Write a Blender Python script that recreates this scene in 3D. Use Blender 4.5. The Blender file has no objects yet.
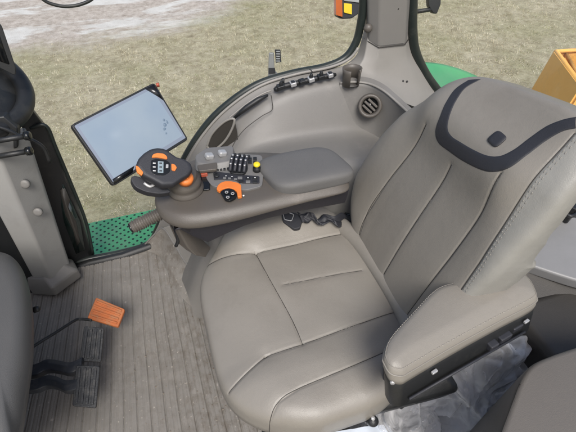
import bpy, math, random
import numpy as np
from mathutils import Vector, Matrix, noise
random.seed(7)
scn = bpy.context.scene
COL = scn.collection
R = math.radians

# ------------------------------------------------------------------ camera measurements
CH, CP, CY, CF = 1.65, R(45), R(18), 435.0
O = Vector((0, 0, CH))
FW = Vector((math.sin(CY)*math.cos(CP), math.cos(CY)*math.cos(CP), -math.sin(CP)))
RT = Vector((math.cos(CY), -math.sin(CY), 0))
UP = Vector((math.sin(CY)*math.sin(CP), math.cos(CY)*math.sin(CP), math.cos(CP)))
def ray(x, y): return FW + RT*((x-288)/CF) + UP*((216-y)/CF)
def az(x, y, z): d = ray(x, y); return O + d*((z-O.z)/d.z)          # point of the photo on a level plane
def ay(x, y, Y): d = ray(x, y); return O + d*((Y-O.y)/d.y)          # ... on the plane of a side wall
def ax(x, y, X): d = ray(x, y); return O + d*((X-O.x)/d.x)
def apl(x, y, P0, n): d = ray(x, y); return O + d*((P0-O).dot(n)/d.dot(n))
def ppl(pts, P0, n): return [apl(x, y, P0, n) for x, y in pts]

# ------------------------------------------------------------------ materials
def mat(name, col, rough=.5, col2=None, cs=6, detail=5, bump=0, bs=300, bump2=0, bs2=12, metal=0, spec=.5, coat=0,
        dirt=None, ds=9, dlo=.5, dhi=.75, trans=0, alpha=1, emit=None, es=1):
    m = bpy.data.materials.new(name); m.use_nodes = True
    nt = m.node_tree; N = nt.nodes; L = nt.links; b = N['Principled BSDF']
    c = N.new('ShaderNodeTexCoord'); src = c.outputs['Object']
    b.inputs['Base Color'].default_value = (*col, 1); b.inputs['Roughness'].default_value = rough
    b.inputs['Metallic'].default_value = metal; b.inputs['Specular IOR Level'].default_value = spec
    b.inputs['Coat Weight'].default_value = coat
    b.inputs['Transmission Weight'].default_value = trans; b.inputs['Alpha'].default_value = alpha
    if emit: b.inputs['Emission Color'].default_value = (*emit, 1); b.inputs['Emission Strength'].default_value = es
    out = None
    if col2 is None: col2 = tuple(x*.86 for x in col)
    n = N.new('ShaderNodeTexNoise'); n.inputs['Scale'].default_value = cs; n.inputs['Detail'].default_value = detail
    n.inputs['Roughness'].default_value = .6; L.new(src, n.inputs['Vector'])
    r = N.new('ShaderNodeValToRGB'); r.color_ramp.elements[0].position = .35; r.color_ramp.elements[1].position = .68
    r.color_ramp.elements[0].color = (*col2, 1); r.color_ramp.elements[1].color = (*col, 1)
    L.new(n.outputs['Fac'], r.inputs['Fac']); out = r.outputs['Color']
    mr = N.new('ShaderNodeMapRange'); mr.inputs['To Min'].default_value = min(1, rough+.08); mr.inputs['To Max'].default_value = max(.02, rough-.06)
    L.new(n.outputs['Fac'], mr.inputs['Value']); L.new(mr.outputs['Result'], b.inputs['Roughness'])
    if dirt:
        n2 = N.new('ShaderNodeTexNoise'); n2.inputs['Scale'].default_value = ds; n2.inputs['Detail'].default_value = 9
        n2.inputs['Roughness'].default_value = .72; L.new(src, n2.inputs['Vector'])
        r2 = N.new('ShaderNodeMapRange'); r2.inputs['From Min'].default_value = dlo; r2.inputs['From Max'].default_value = dhi
        L.new(n2.outputs['Fac'], r2.inputs['Value'])
        mx = N.new('ShaderNodeMixRGB'); mx.inputs['Color2'].default_value = (*dirt, 1)
        L.new(r2.outputs['Result'], mx.inputs['Fac']); L.new(out, mx.inputs['Color1']); out = mx.outputs['Color']
    L.new(out, b.inputs['Base Color'])
    nrm = None
    for (st, sc, dt) in ((bump2, bs2, 3), (bump, bs, 2)):
        if st:
            k = N.new('ShaderNodeTexNoise'); k.inputs['Scale'].default_value = sc; k.inputs['Detail'].default_value = dt; L.new(src, k.inputs['Vector'])
            bp = N.new('ShaderNodeBump'); bp.inputs['Strength'].default_value = st; bp.inputs['Distance'].default_value = .6/sc
            L.new(k.outputs['Fac'], bp.inputs['Height'])
            if nrm: L.new(nrm, bp.inputs['Normal'])
            nrm = bp.outputs['Normal']
    if nrm: L.new(nrm, b.inputs['Normal'])
    m['_'] = 1
    return m

M = {}
M['leather'] = mat('leather_taupe', (.236, .218, .190), .42, (.222, .205, .178), 3, bump=.35, bs=480, bump2=.045, bs2=40, dirt=(.175, .158, .134), ds=6, dlo=.52, dhi=.95)
M['leather_lit'] = mat('leather_side_lit', (.275, .268, .246), .38, (.26, .254, .232), 4, bump=.3, bs=420, bump2=.1, bs2=8)  # same leather, with daylight from the open door put into its colour
M['vinyl_dark'] = mat('vinyl_navy_black', (.024, .025, .031), .55, bump=.4, bs=500)
M['thread'] = mat('thread_grey', (.34, .315, .28), .8)
M['trim'] = mat('trim_grey_plastic', (.185, .178, .166), .46, (.17, .163, .152), 3, bump=.5, bs=520, dirt=(.28, .26, .235), ds=5, dlo=.6, dhi=.95)
M['trim_light'] = mat('trim_light_plastic', (.25, .238, .218), .45, (.23, .219, .2), 3, bump=.5, bs=520, dirt=(.3, .27, .23), ds=5, dlo=.6, dhi=.95)
M['trim_taupe'] = mat('trim_taupe_plastic', (.098, .087, .075), .40, (.088, .078, .067), 3, bump=.5, bs=520, dirt=(.25, .22, .19), ds=6, dlo=.6, dhi=.95)
M['trim_dark'] = mat('trim_dark_taupe', (.045, .041, .036), .5, bump=.5, bs=520)  # plain dark taupe plastic for rear parts, joints and pockets
M['pad'] = mat('pad_soft_grey', (.118, .116, .113), .62, (.106, .104, .101), 5, bump=.6, bs=500)
M['black'] = mat('black_plastic', (.016, .017, .018), .42, bump=.4, bs=450, dirt=(.06, .057, .05), ds=11, dlo=.55, dhi=.9)
M['gloss'] = mat('black_gloss', (.008, .009, .010), .16)
M['seal'] = mat('rubber_seal', (.016, .022, .020), .38, dirt=(.07, .07, .06), ds=14, dlo=.55, dhi=.9)
M['skirt'] = mat('skirt_plum_black', (.020, .019, .026), .5, bump=.4, bs=400)
M['orange'] = mat('orange_plastic', (.72, .20, .035), .45, (.62, .165, .03), 8, bump=.2, bs=400)
M['pedal_orange'] = mat('orange_worn', (.50, .15, .045), .65, (.38, .11, .035), 14, bump=.5, bs=200, dirt=(.30, .17, .09), ds=30, dlo=.5, dhi=.72)
M['pedal'] = mat('pedal_rubber', (.028, .030, .033), .5, bump=.5, bs=250, dirt=(.12, .115, .105), ds=30, dlo=.5, dhi=.8)
M['pedal_arm'] = mat('pedal_steel_painted', (.030, .034, .042), .38, dirt=(.09, .085, .08), ds=25, dlo=.5, dhi=.9)
M['yellow'] = mat('yellow_knob', (.80, .62, .02), .4)
M['red'] = mat('red_switch', (.42, .09, .05), .4)
M['silver'] = mat('silver_plastic', (.50, .50, .50), .3, metal=.4)
M['grey_unit'] = mat('grey_unit', (.16, .157, .153), .42, bump=.3, bs=500)
M['white'] = mat('white_mark', (.75, .75, .74), .5)
M['lcd'] = mat('lcd', (.20, .25, .28), .25, emit=(.3, .38, .42), es=.25)
M['green'] = mat('fender_green', (.15, .66, .25), .3, (.13, .60, .22), 4, coat=.5, dirt=(.28, .36, .22), ds=8, dlo=.5, dhi=.95)
M['green_plate'] = mat('plate_green', (.17, .70, .30), .45, (.14, .62, .27), 9, dirt=(.30, .38, .28), ds=22, dlo=.5, dhi=.9)
M['hole'] = mat('hole_shadow', (.02, .05, .035), .8)
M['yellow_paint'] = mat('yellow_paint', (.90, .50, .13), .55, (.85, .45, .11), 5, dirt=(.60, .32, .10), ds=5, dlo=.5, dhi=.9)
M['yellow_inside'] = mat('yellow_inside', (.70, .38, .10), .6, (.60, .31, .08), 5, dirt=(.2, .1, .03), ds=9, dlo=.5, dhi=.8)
M['amber'] = mat('amber_lens', (.55, .14, .04), .2, coat=.4)
M['lens_yellow'] = mat('reflector_yellow', (.85, .62, .04), .3)
M['concrete'] = mat('mud', (.09, .075, .06), .9)
M['shelf'] = mat('shelf_lilac_grey', (.235, .235, .235), .4, bump=.3, bs=500)

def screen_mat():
    m = bpy.data.materials.new('screen_glare'); m.use_nodes = True
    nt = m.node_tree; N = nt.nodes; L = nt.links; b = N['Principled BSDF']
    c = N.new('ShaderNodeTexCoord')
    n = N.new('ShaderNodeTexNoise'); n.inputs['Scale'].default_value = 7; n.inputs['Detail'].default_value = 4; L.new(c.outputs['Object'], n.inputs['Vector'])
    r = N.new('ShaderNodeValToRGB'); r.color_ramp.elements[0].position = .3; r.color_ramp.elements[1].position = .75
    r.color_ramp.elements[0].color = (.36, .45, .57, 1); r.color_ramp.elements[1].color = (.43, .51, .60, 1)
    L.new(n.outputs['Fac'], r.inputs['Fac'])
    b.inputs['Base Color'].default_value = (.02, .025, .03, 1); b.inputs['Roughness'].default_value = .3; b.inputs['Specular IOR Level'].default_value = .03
    L.new(r.outputs['Color'], b.inputs['Emission Color']); b.inputs['Emission Strength'].default_value = .92  # pale blue sky glare on the screen, painted as emission
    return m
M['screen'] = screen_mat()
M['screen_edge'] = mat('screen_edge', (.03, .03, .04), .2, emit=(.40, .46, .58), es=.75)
M['dark_reflection'] = mat('screen_reflection', (.05, .06, .07), .5, emit=(.17, .24, .33), es=.9)  # dark reflection on the screen, painted as flat patches

def glass_mat():
    m = bpy.data.materials.new('dark_glass'); m.use_nodes = True
    b = m.node_tree.nodes['Principled BSDF']
    b.inputs['Base Color'].default_value = (.012, .02, .018, 1); b.inputs['Roughness'].default_value = .06
    b.inputs['Specular IOR Level'].default_value = .8
    return m
M['glass'] = glass_mat()
def bag_mat():
    m = bpy.data.materials.new('clear_plastic_film'); m.use_nodes = True
    nt = m.node_tree; N = nt.nodes; L = nt.links; b = N['Principled BSDF']; out = N['Material Output']
    b.inputs['Base Color'].default_value = (.95, .95, .96, 1); b.inputs['Roughness'].default_value = .1
    b.inputs['Specular IOR Level'].default_value = .9
    tr = N.new('ShaderNodeBsdfTransparent'); tr.inputs['Color'].default_value = (.93, .94, .96, 1)
    mx = N.new('ShaderNodeMixShader'); lw = N.new('ShaderNodeLayerWeight'); lw.inputs['Blend'].default_value = .42
    mr = N.new('ShaderNodeMapRange'); mr.inputs['To Min'].default_value = .24; mr.inputs['To Max'].default_value = .82
    L.new(lw.outputs['Facing'], mr.inputs['Value']); L.new(mr.outputs['Result'], mx.inputs['Fac'])
    L.new(tr.outputs[0], mx.inputs[1]); L.new(b.outputs[0], mx.inputs[2]); L.new(mx.outputs[0], out.inputs['Surface'])
    c = N.new('ShaderNodeTexCoord'); k = N.new('ShaderNodeTexNoise'); k.inputs['Scale'].default_value = 13; k.inputs['Detail'].default_value = 3
    k.inputs['Distortion'].default_value = 1.2
    L.new(c.outputs['Object'], k.inputs['Vector']); bp = N.new('ShaderNodeBump'); bp.inputs['Strength'].default_value = .7; bp.inputs['Distance'].default_value = .02
    L.new(k.outputs['Fac'], bp.inputs['Height']); L.new(bp.outputs['Normal'], b.inputs['Normal'])
    return m
M['film'] = bag_mat()

def mat_floor():
    m = mat('rubber_mat', (.215, .202, .183), .6, (.19, .178, .16), 5, bump=.5, bs=260, dirt=(.27, .252, .225), ds=13, dlo=.5, dhi=.85)
    nt = m.node_tree; N = nt.nodes; L = nt.links; b = N['Principled BSDF']
    lk = b.inputs['Base Color'].links[0].from_socket
    c = N.new('ShaderNodeTexCoord'); mp = N.new('ShaderNodeMapping'); mp.inputs['Scale'].default_value = (34, 30, 30); L.new(c.outputs['Object'], mp.inputs['Vector'])
    n = N.new('ShaderNodeTexNoise'); n.inputs['Scale'].default_value = 1; n.inputs['Detail'].default_value = 6; n.inputs['Roughness'].default_value = .7
    L.new(mp.outputs['Vector'], n.inputs['Vector'])
    r = N.new('ShaderNodeMapRange'); r.inputs['From Min'].default_value = .44; r.inputs['From Max'].default_value = .70; r.inputs['To Max'].default_value = .75
    L.new(n.outputs['Fac'], r.inputs['Value'])
    w = N.new('ShaderNodeTexNoise'); w.inputs['Scale'].default_value = 2.6; w.inputs['Detail'].default_value = 5; L.new(c.outputs['Object'], w.inputs['Vector'])
    sx = N.new('ShaderNodeSeparateXYZ'); L.new(c.outputs['Object'], sx.inputs[0])
    ma = N.new('ShaderNodeMath'); ma.operation = 'MULTIPLY_ADD'; ma.inputs[1].default_value = 1.1; L.new(sx.outputs['X'], ma.inputs[0]); L.new(w.outputs['Fac'], ma.inputs[2])
    wr = N.new('ShaderNodeMapRange'); wr.inputs['From Min'].default_value = .05; wr.inputs['From Max'].default_value = .42; wr.inputs['To Min'].default_value = .15; L.new(ma.outputs[0], wr.inputs['Value'])
    mu = N.new('ShaderNodeMath'); mu.operation = 'MULTIPLY'; L.new(r.outputs['Result'], mu.inputs[0]); L.new(wr.outputs['Result'], mu.inputs[1])
    mx = N.new('ShaderNodeMixRGB'); mx.inputs['Color2'].default_value = (.105, .082, .060, 1)
    L.new(mu.outputs[0], mx.inputs['Fac']); L.new(lk, mx.inputs['Color1'])
    # small bits of dried mud
    v = N.new('ShaderNodeTexNoise'); v.inputs['Scale'].default_value = 70; v.inputs['Detail'].default_value = 3; L.new(c.outputs['Object'], v.inputs['Vector'])
    r3 = N.new('ShaderNodeMapRange'); r3.inputs['From Min'].default_value = .66; r3.inputs['From Max'].default_value = .74; r3.inputs['To Max'].default_value = .7; L.new(v.outputs['Fac'], r3.inputs['Value'])
    mx2 = N.new('ShaderNodeMixRGB'); mx2.inputs['Color2'].default_value = (.46, .42, .36, 1)
    L.new(r3.outputs['Result'], mx2.inputs['Fac']); L.new(mx.outputs['Color'], mx2.inputs['Color1']); L.new(mx2.outputs['Color'], b.inputs['Base Color'])
    return m
M['floor'] = mat_floor()

# ------------------------------------------------------------------ object helpers
def tag(o, label=None, cat=None, group=None, kind=None):
    if label: o['label'] = label
    if cat: o['category'] = cat
    if group: o['group'] = group
    if kind: o['kind'] = kind
    return o
def thing(name, label, cat, loc, group=None):
    o = bpy.data.objects.new(name, None); COL.objects.link(o); o.location = loc; o.empty_display_size = .05
    return tag(o, label, cat, group)
def obj(name, V, F, m, parent=None, smooth=True, bevel=0, seg=3, sub=0, solid=0, angle=None):
    me = bpy.data.meshes.new(name); me.from_pydata([tuple(v) for v in V], [], F); me.update()
    if smooth: me.polygons.foreach_set('use_smooth', [True]*len(me.polygons))
    me.materials.append(M[m] if isinstance(m, str) else m)
    o = bpy.data.objects.new(name, me); COL.objects.link(o)
    if parent is not None:
        o.parent = parent
        if parent.type == 'EMPTY': o.matrix_parent_inverse = Matrix.Translation(-Vector(parent.location))
    if solid: k = o.modifiers.new('s', 'SOLIDIFY'); k.thickness = solid; k.offset = 0
    if bevel:
        k = o.modifiers.new('b', 'BEVEL'); k.width = bevel; k.segments = seg; k.limit_method = 'ANGLE'; k.angle_limit = R(35); k.harden_normals = False
    if sub: k = o.modifiers.new('u', 'SUBSURF'); k.levels = sub; k.render_levels = sub
    if smooth and (bevel or angle):
        k = o.modifiers.new('w', 'WEIGHTED_NORMAL'); k.keep_sharp = True
    return o
class MB:
    def __init__(s): s.V = []; s.F = []
    def add(s, V, F):
        n = len(s.V); s.V += [Vector(v) for v in V]; s.F += [tuple(i+n for i in f) for f in F]; return s
    def box(s, lo, hi, rot=None, c=None):
        V = [Vector((x, y, z)) for z in (lo[2], hi[2]) for y in (lo[1], hi[1]) for x in (lo[0], hi[0])]
        if rot is not None: V = [rot @ v + Vector(c or (0, 0, 0)) for v in V]
        return s.add(V, [(0, 2, 3, 1), (4, 5, 7, 6), (0, 1, 5, 4), (2, 6, 7, 3), (0, 4, 6, 2), (1, 3, 7, 5)])
    def tube(s, path, r, n=12, cap=True, closed=False):
        path = [Vector(p) for p in path]; rr = r if isinstance(r, (list, tuple)) else [r]*len(path)
        V = []; F = []; prev = None
        for i, p in enumerate(path):
            if closed: t = path[(i+1) % len(path)]-path[i-1]
            else: t = path[min(i+1, len(path)-1)]-path[max(i-1, 0)]
            t.normalize()
            if prev is None: a = t.orthogonal().normalized()
            else: a = (prev-t*prev.dot(t)).normalized()
            prev = a; b = t.cross(a)
            for k in range(n):
                th = 2*math.pi*k/n; V.append(p+(a*math.cos(th)+b*math.sin(th))*rr[i])
        m = len(path)
        for i in range(m if closed else m-1):
            for k in range(n):
                j = (i+1) % m; F.append((i*n+k, i*n+(k+1) % n, j*n+(k+1) % n, j*n+k))
        if cap and not closed: F.append(tuple(range(n-1, -1, -1))); F.append(tuple((m-1)*n+k for k in range(n)))
        return s.add(V, F)
    def lathe(s, base, axis, prof, n=32):
        axis = Vector(axis).normalized(); a = axis.orthogonal().normalized(); b = axis.cross(a); base = Vector(base)
        V = []; F = []
        for (r, h) in prof:
            for k in range(n):
                th = 2*math.pi*k/n; V.append(base+axis*h+(a*math.cos(th)+b*math.sin(th))*r)
        for i in range(len(prof)-1):
            for k in range(n): F.append((i*n+k, i*n+(k+1) % n, (i+1)*n+(k+1) % n, (i+1)*n+k))
        F.append(tuple(range(n-1, -1, -1))); F.append(tuple((len(prof)-1)*n+k for k in range(n)))
        return s.add(V, F)
    def slab(s, poly, n, t):                      # planar polygon, extruded t behind it
        n = Vector(n).normalized(); k = len(poly); poly = [Vector(p) for p in poly]
        nn = Vector((0, 0, 0))
        for i in range(k): nn += (poly[i]-poly[0]).cross(poly[(i+1) % k]-poly[0])
        if nn.dot(n) < 0: poly = poly[::-1]
        V = poly+[p-n*t for p in poly]
        F = [tuple(range(k)), tuple(range(2*k-1, k-1, -1))]+[((i+1) % k, i, k+i, k+(i+1) % k) for i in range(k)]
        return s.add(V, F)
    def grid(s, rows, closed=False, flip=False):
        m = len(rows[0]); V = [p for r in rows for p in r]; F = []
        for i in range(len(rows)-1):
            for k in range(m if closed else m-1):
                f = (i*m+k, i*m+(k+1) % m, (i+1)*m+(k+1) % m, (i+1)*m+k); F.append(f[::-1] if flip else f)
        return s.add(V, F)
    def loft(s, rings):                            # closed rings, capped
        m = len(rings[0]); s0 = len(s.V); s.grid(rings, closed=True)
        s.F.append(tuple(s0+k for k in range(m-1, -1, -1))); s.F.append(tuple(s0+(len(rings)-1)*m+k for k in range(m)))
        return s
    def put(s, name, m, parent=None, **k): return obj(name, s.V, s.F, m, parent, **k)

def rnd(poly, r, seg=4):                          # round the corners of a 3D polygon
    poly = [Vector(p) for p in poly]; out = []; n = len(poly)
    for i in range(n):
        p, a, b = poly[i], poly[i-1], poly[(i+1) % n]
        rr = r[i] if isinstance(r, (list, tuple)) else r
        da = min(rr, (a-p).length*.48); db = min(rr, (b-p).length*.48)
        A = p+(a-p).normalized()*da; B = p+(b-p).normalized()*db
        for k in range(seg+1):
            t = k/seg; out.append(A*(1-t)**2+p*2*t*(1-t)+B*t*t)
    return out
def cr(pts, n):                                    # catmull-rom through points (tuples / Vectors)
    P = [Vector(p) for p in pts]; P = [P[0]*2-P[1]]+P+[P[-1]*2-P[-2]]; out = []
    m = len(P)-3
    for i in range(n+1):
        t = i/n*m; k = min(int(t), m-1); t -= k; a, b, c, d = P[k:k+4]
        out.append(.5*((2*b)+(c-a)*t+(2*a-5*b+4*c-d)*t*t+(3*b-a-3*c+d)*t**3))
    return out
def ss(a, b, x):
    t = np.clip((x-a)/(b-a), 0, 1); return t*t*(3-2*t)

# ------------------------------------------------------------------ upholstery surface
class Pillow:
    """padded panel: x,y in the panel plane, h out of it; frame = (origin, ex, ey, eh)"""
    def __init__(s, frame, cy, H, W, cx, T, p=4, q=6, bulge=None, seams=(), skew=None):
        s.fr = [Vector(v) for v in frame]; s.cy, s.H, s.W, s.cx, s.T, s.p, s.q, s.bulge, s.seams, s.skew = cy, H, W, cx, T, p, q, bulge, seams, skew
    def h(s, x, y):
        y0 = y; y = y-(s.skew(x, y) if s.skew else 0); t = (y-s.cy)/s.H; u = (x-s.cx(y))/s.W(y); y = y0
        rho = np.clip((np.abs(u)**s.p+np.abs(t)**s.p)**(1/s.p), 0, 1)
        e = (1-rho**s.q)**(1/s.q); h = s.T*e
        if s.bulge is not None: h = h+s.bulge(x, y)*np.clip(e*1.2, 0, 1)
        for (poly, depth, wid) in s.seams:
            d = np.full(np.shape(x), 9.0)
            for a, b in zip(poly[:-1], poly[1:]):
                vx, vy = b[0]-a[0], b[1]-a[1]; L2 = vx*vx+vy*vy
                k = np.clip(((x-a[0])*vx+(y-a[1])*vy)/L2, 0, 1)
                d = np.minimum(d, np.hypot(x-a[0]-k*vx, y-a[1]-k*vy))
            h = h-depth*.6*np.exp(-(d/(wid*.75))**2)-depth*.35*np.exp(-(d/(wid*4))**2)
        return h
    def rho(s, x, y):
        x = np.float64(x); y = np.float64(y); y = y-(s.skew(x, y) if s.skew else 0)
        return float((abs((x-s.cx(y))/s.W(y))**s.p+abs((y-s.cy)/s.H)**s.p)**(1/s.p))
    def at(s, x, y, off=0):
        h = float(s.h(np.float64(x), np.float64(y)))+off
        o, ex, ey, eh = s.fr; return o+ex*float(x)+ey*float(y)+eh*h
    def mesh(s, name, m, parent, N=170, base=-.03, inset=.03):
        g = np.linspace(-1, 1, N); S, T = np.meshgrid(g, g, indexing='ij')
        mx = np.maximum(np.abs(S), np.abs(T))+1e-9
        rho0 = (np.abs(S)**s.p+np.abs(T)**s.p)**(1/s.p)+1e-9
        tgt = 1-(1-np.clip(mx, 0, 1))**1.5
        u = S/rho0*tgt; t = T/rho0*tgt
        y = s.cy+t*s.H; x = s.cx(y)+u*s.W(y); y = y+(s.skew(x, y) if s.skew else 0); h = s.h(x, y)
        o, ex, ey, eh = [np.array(v) for v in s.fr]
        P = o+x[..., None]*ex+y[..., None]*ey+h[..., None]*eh
        V = P.reshape(-1, 3).tolist(); idx = np.arange(N*N).reshape(N, N)
        F = np.stack([idx[:-1, :-1], idx[1:, :-1], idx[1:, 1:], idx[:-1, 1:]], -1).reshape(-1, 4).tolist()
        ring = list(idx[:, 0])+list(idx[-1, 1:])+list(idx[-2::-1, -1])+list(idx[0, -2:0:-1])
        fr = np.array([V[i] for i in ring]); c = fr.mean(0)
        prev = [int(i) for i in ring]
        for (ins, b) in ((0, base*.5), (inset*.4, base*.9), (inset, base)):
            n0 = len(V)
            for q_ in fr:
                d = c-q_; d = d/np.linalg.norm(d); V.append((q_+d*ins+eh*b).tolist())
            cur = [n0+i for i in range(len(ring))]; n = len(ring)
            F += [(prev[(i+1) % n], prev[i], cur[i], cur[(i+1) % n]) for i in range(n)]; prev = cur
        F.append(tuple(prev[::-1]))
        return obj(name, V, [tuple(int(i) for i in f) for f in F], m, parent)
    def strip(s, name, m, parent, A, B, n=80, k=8, off=.003):
        a = cr([(x, y, 0) for x, y in A], n); b = cr([(x, y, 0) for x, y in B], n); rows = []
        for p, q in zip(a, b):
            if s.rho(p.x, p.y) > .992 or s.rho(q.x, q.y) > .992: continue
            row = []
            for j in range(k+1):
                t = j/k; e = off*(1-abs(2*t-1)**14)-.0008; v = p.lerp(q, t); row.append(s.at(v.x, v.y, e))
            rows.append(row)
        return MB().grid(rows).put(name, m, parent)
    def stitch(s, mb, path, step=.0075, L=.0045, r=.0006, off=.0009):
        pts = [Vector((x, y, 0)) for x, y in path]; seg = []
        for a, b in zip(pts[:-1], pts[1:]):
            n = max(1, int((b-a).length/.002)); seg += [a.lerp(b, i/n) for i in range(n)]
        d = 0; last = seg[0]; start = None
        for p in seg[1:]:
            d += (p-last).length; last = p
            if start is None: start = p; d = 0
            if d >= L and start is not None:
                mb.tube([s.at(start.x, start.y, off*.2), s.at((start.x+p.x)/2, (start.y+p.y)/2, off), s.at(p.x, p.y, off*.2)], r, 5); d = -1
            if d < 0:
                d = 0; start = False
            if start is False and d >= step-L: start = None
        return mb

# ================================================================== THE SETTING
GZ = -1.3
def ground_mat():
    m = bpy.data.materials.new('dry_grass_ground'); m.use_nodes = True
    nt = m.node_tree; N = nt.nodes; L = nt.links; b = N['Principled BSDF']; b.inputs['Roughness'].default_value = .95; b.inputs['Specular IOR Level'].default_value = .15
    c = N.new('ShaderNodeTexCoord'); src = c.outputs['Object']
    def nz(sc, dt=6, rg=.65, dist=0, vec=src):
        n = N.new('ShaderNodeTexNoise'); n.inputs['Scale'].default_value = sc; n.inputs['Detail'].default_value = dt; n.inputs['Roughness'].default_value = rg
        n.inputs['Distortion'].default_value = dist; L.new(vec, n.inputs['Vector']); return n.outputs['Fac']
    def ramp(f, els):
        r = N.new('ShaderNodeValToRGB'); cr_ = r.color_ramp
        while len(cr_.elements) < len(els): cr_.elements.new(.5)
        for e, (p, col) in zip(cr_.elements, els): e.position = p; e.color = (*col, 1)
        L.new(f, r.inputs['Fac']); return r.outputs['Color']
    def mix(f, a, b_):
        x = N.new('ShaderNodeMixRGB'); L.new(f, x.inputs['Fac']); L.new(a, x.inputs['Color1']); L.new(b_, x.inputs['Color2']); return x.outputs['Color']
    straw = ramp(nz(9, 10, .85, .6), [(.37, (.22, .19, .12)), (.5, (.47, .425, .30)), (.64, (.68, .63, .49))])
    greenish = ramp(nz(10, 10, .85, .6), [(.37, (.15, .155, .07)), (.5, (.33, .325, .18)), (.66, (.55, .52, .34))])
    f = N.new('ShaderNodeMapRange'); f.inputs['From Min'].default_value = .42; f.inputs['From Max'].default_value = .66; L.new(nz(.8, 5, .65), f.inputs['Value'])
    grass = mix(f.outputs['Result'], straw, greenish)
    mpx = N.new('ShaderNodeMapping'); mpx.inputs['Scale'].default_value = (.35, 1.3, 1); mpx.inputs['Rotation'].default_value = (0, 0, .25); L.new(src, mpx.inputs['Vector'])
    grass = mix(nz(1.0, 7, .7, .3, mpx.outputs['Vector']), grass, ramp(nz(6, 9, .8), [(.38, (.22, .185, .12)), (.6, (.55, .50, .36))]))
    # gravel with old snow beyond the grass
    gravel = ramp(nz(9, 9, .75), [(.3, (.32, .27, .23)), (.5, (.52, .46, .41)), (.7, (.70, .65, .60))])
    mp = N.new('ShaderNodeMapping'); mp.inputs['Scale'].default_value = (.5, 1.5, 1); L.new(src, mp.inputs['Vector'])
    snowc = ramp(nz(4, 6), [(.3, (.62, .60, .57)), (.7, (.78, .765, .74))])
    fs = N.new('ShaderNodeMapRange'); fs.inputs['From Min'].default_value = .50; fs.inputs['From Max'].default_value = .57; L.new(nz(1.3, 8, .68, .4, mp.outputs['Vector']), fs.inputs['Value'])
    lot = mix(fs.outputs['Result'], gravel, snowc)
    sp = N.new('ShaderNodeSeparateXYZ'); L.new(src, sp.inputs[0])
    a1 = N.new('ShaderNodeMath'); a1.operation = 'MULTIPLY_ADD'; a1.inputs[1].default_value = 2.0; L.new(nz(1.1, 8, .7), a1.inputs[0]); L.new(sp.outputs['Y'], a1.inputs[2])
    ab = N.new('ShaderNodeMath'); ab.operation = 'MAXIMUM'; ab.inputs[1].default_value = 0.0
    a0 = N.new('ShaderNodeMath'); a0.operation = 'SUBTRACT'; a0.inputs[1].default_value = 0.6; L.new(sp.outputs['X'], a0.inputs[0]); L.new(a0.outputs[0], ab.inputs[0])
    a2 = N.new('ShaderNodeMath'); a2.operation = 'MULTIPLY_ADD'; a2.inputs[1].default_value = -.75; L.new(ab.outputs[0], a2.inputs[0]); L.new(a1.outputs[0], a2.inputs[2])
    ed = N.new('ShaderNodeMapRange'); ed.inputs['From Min'].default_value = 8.2; ed.inputs['From Max'].default_value = 8.95; L.new(a2.outputs[0], ed.inputs['Value'])
    col = mix(ed.outputs['Result'], grass, lot); L.new(col, b.inputs['Base Color'])
    bp = N.new('ShaderNodeBump'); bp.inputs['Strength'].default_value = .9; bp.inputs['Distance'].default_value = .03; L.new(nz(30, 8, .75), bp.inputs['Height']); L.new(bp.outputs['Normal'], b.inputs['Normal'])
    return m
tag(obj('ground', [(-150, -150, GZ), (150, -150, GZ), (150, 150, GZ), (-150, 150, GZ)], [(0, 1, 2, 3)], ground_mat(), smooth=False), kind='structure')

def make_grass():
    rng = np.random.default_rng(3); n = 170000
    Y = 2.0+rng.random(n)**.8*7.2; X = (rng.random(n)-.35)*(Y*2.1)+.2
    keep = (Y-.75*np.maximum(X-.6, 0)+rng.normal(0, .25, n)) < 7.35; X = X[keep]; Y = Y[keep]; n = len(X)
    cl = np.array([noise.noise(Vector((x*.9, y*.9, 1))) for x, y in zip(X, Y)]); tf = np.array([noise.noise(Vector((x*4.5, y*6, 7))) for x, y in zip(X, Y)])
    kp2 = rng.random(n) < .42+tf*1.5; X = X[kp2]; Y = Y[kp2]; cl = cl[kp2]; n = len(X)
    th = rng.random(n)*2*np.pi; L = .018+.032*rng.random(n)*(1+cl); tilt = rng.random(n)*1.1+.35; w = .0016+.0022*rng.random(n)
    dx, dy = np.cos(th), np.sin(th); V = np.zeros((n, 3, 3))
    V[:, 0] = np.stack([X-dy*w, Y+dx*w, np.full(n, GZ+.001)], 1); V[:, 1] = np.stack([X+dy*w, Y-dx*w, np.full(n, GZ+.001)], 1)
    V[:, 2] = np.stack([X+dx*L*np.sin(tilt), Y+dy*L*np.sin(tilt), GZ+L*np.cos(tilt)], 1)
    me = bpy.data.meshes.new('grass'); me.vertices.add(3*n); me.vertices.foreach_set('co', V.reshape(-1))
    me.loops.add(3*n); me.loops.foreach_set('vertex_index', np.arange(3*n)); me.polygons.add(n)
    me.polygons.foreach_set('loop_start', np.arange(n)*3); me.polygons.foreach_set('loop_total', np.full(n, 3))
    mi = np.where(rng.random(n)+cl*.6 < .26, 1, 0); mi[rng.random(n) < .3] = 2
    me.polygons.foreach_set('material_index', mi.astype(np.int32)); me.update(); me.validate()
    for nm, c, c2 in (('straw_blade', (.58, .52, .37), (.40, .35, .23)), ('green_blade', (.34, .35, .17), (.22, .24, .10)), ('pale_blade', (.76, .71, .57), (.58, .52, .38))):
        me.materials.append(mat(nm, c, .8, c2, 3, spec=.2))
    o = bpy.data.objects.new('dry_grass', me); COL.objects.link(o); tag(o, 'short dry straw coloured grass of the field outside the cab', 'grass', kind='stuff')
make_grass()

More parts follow.
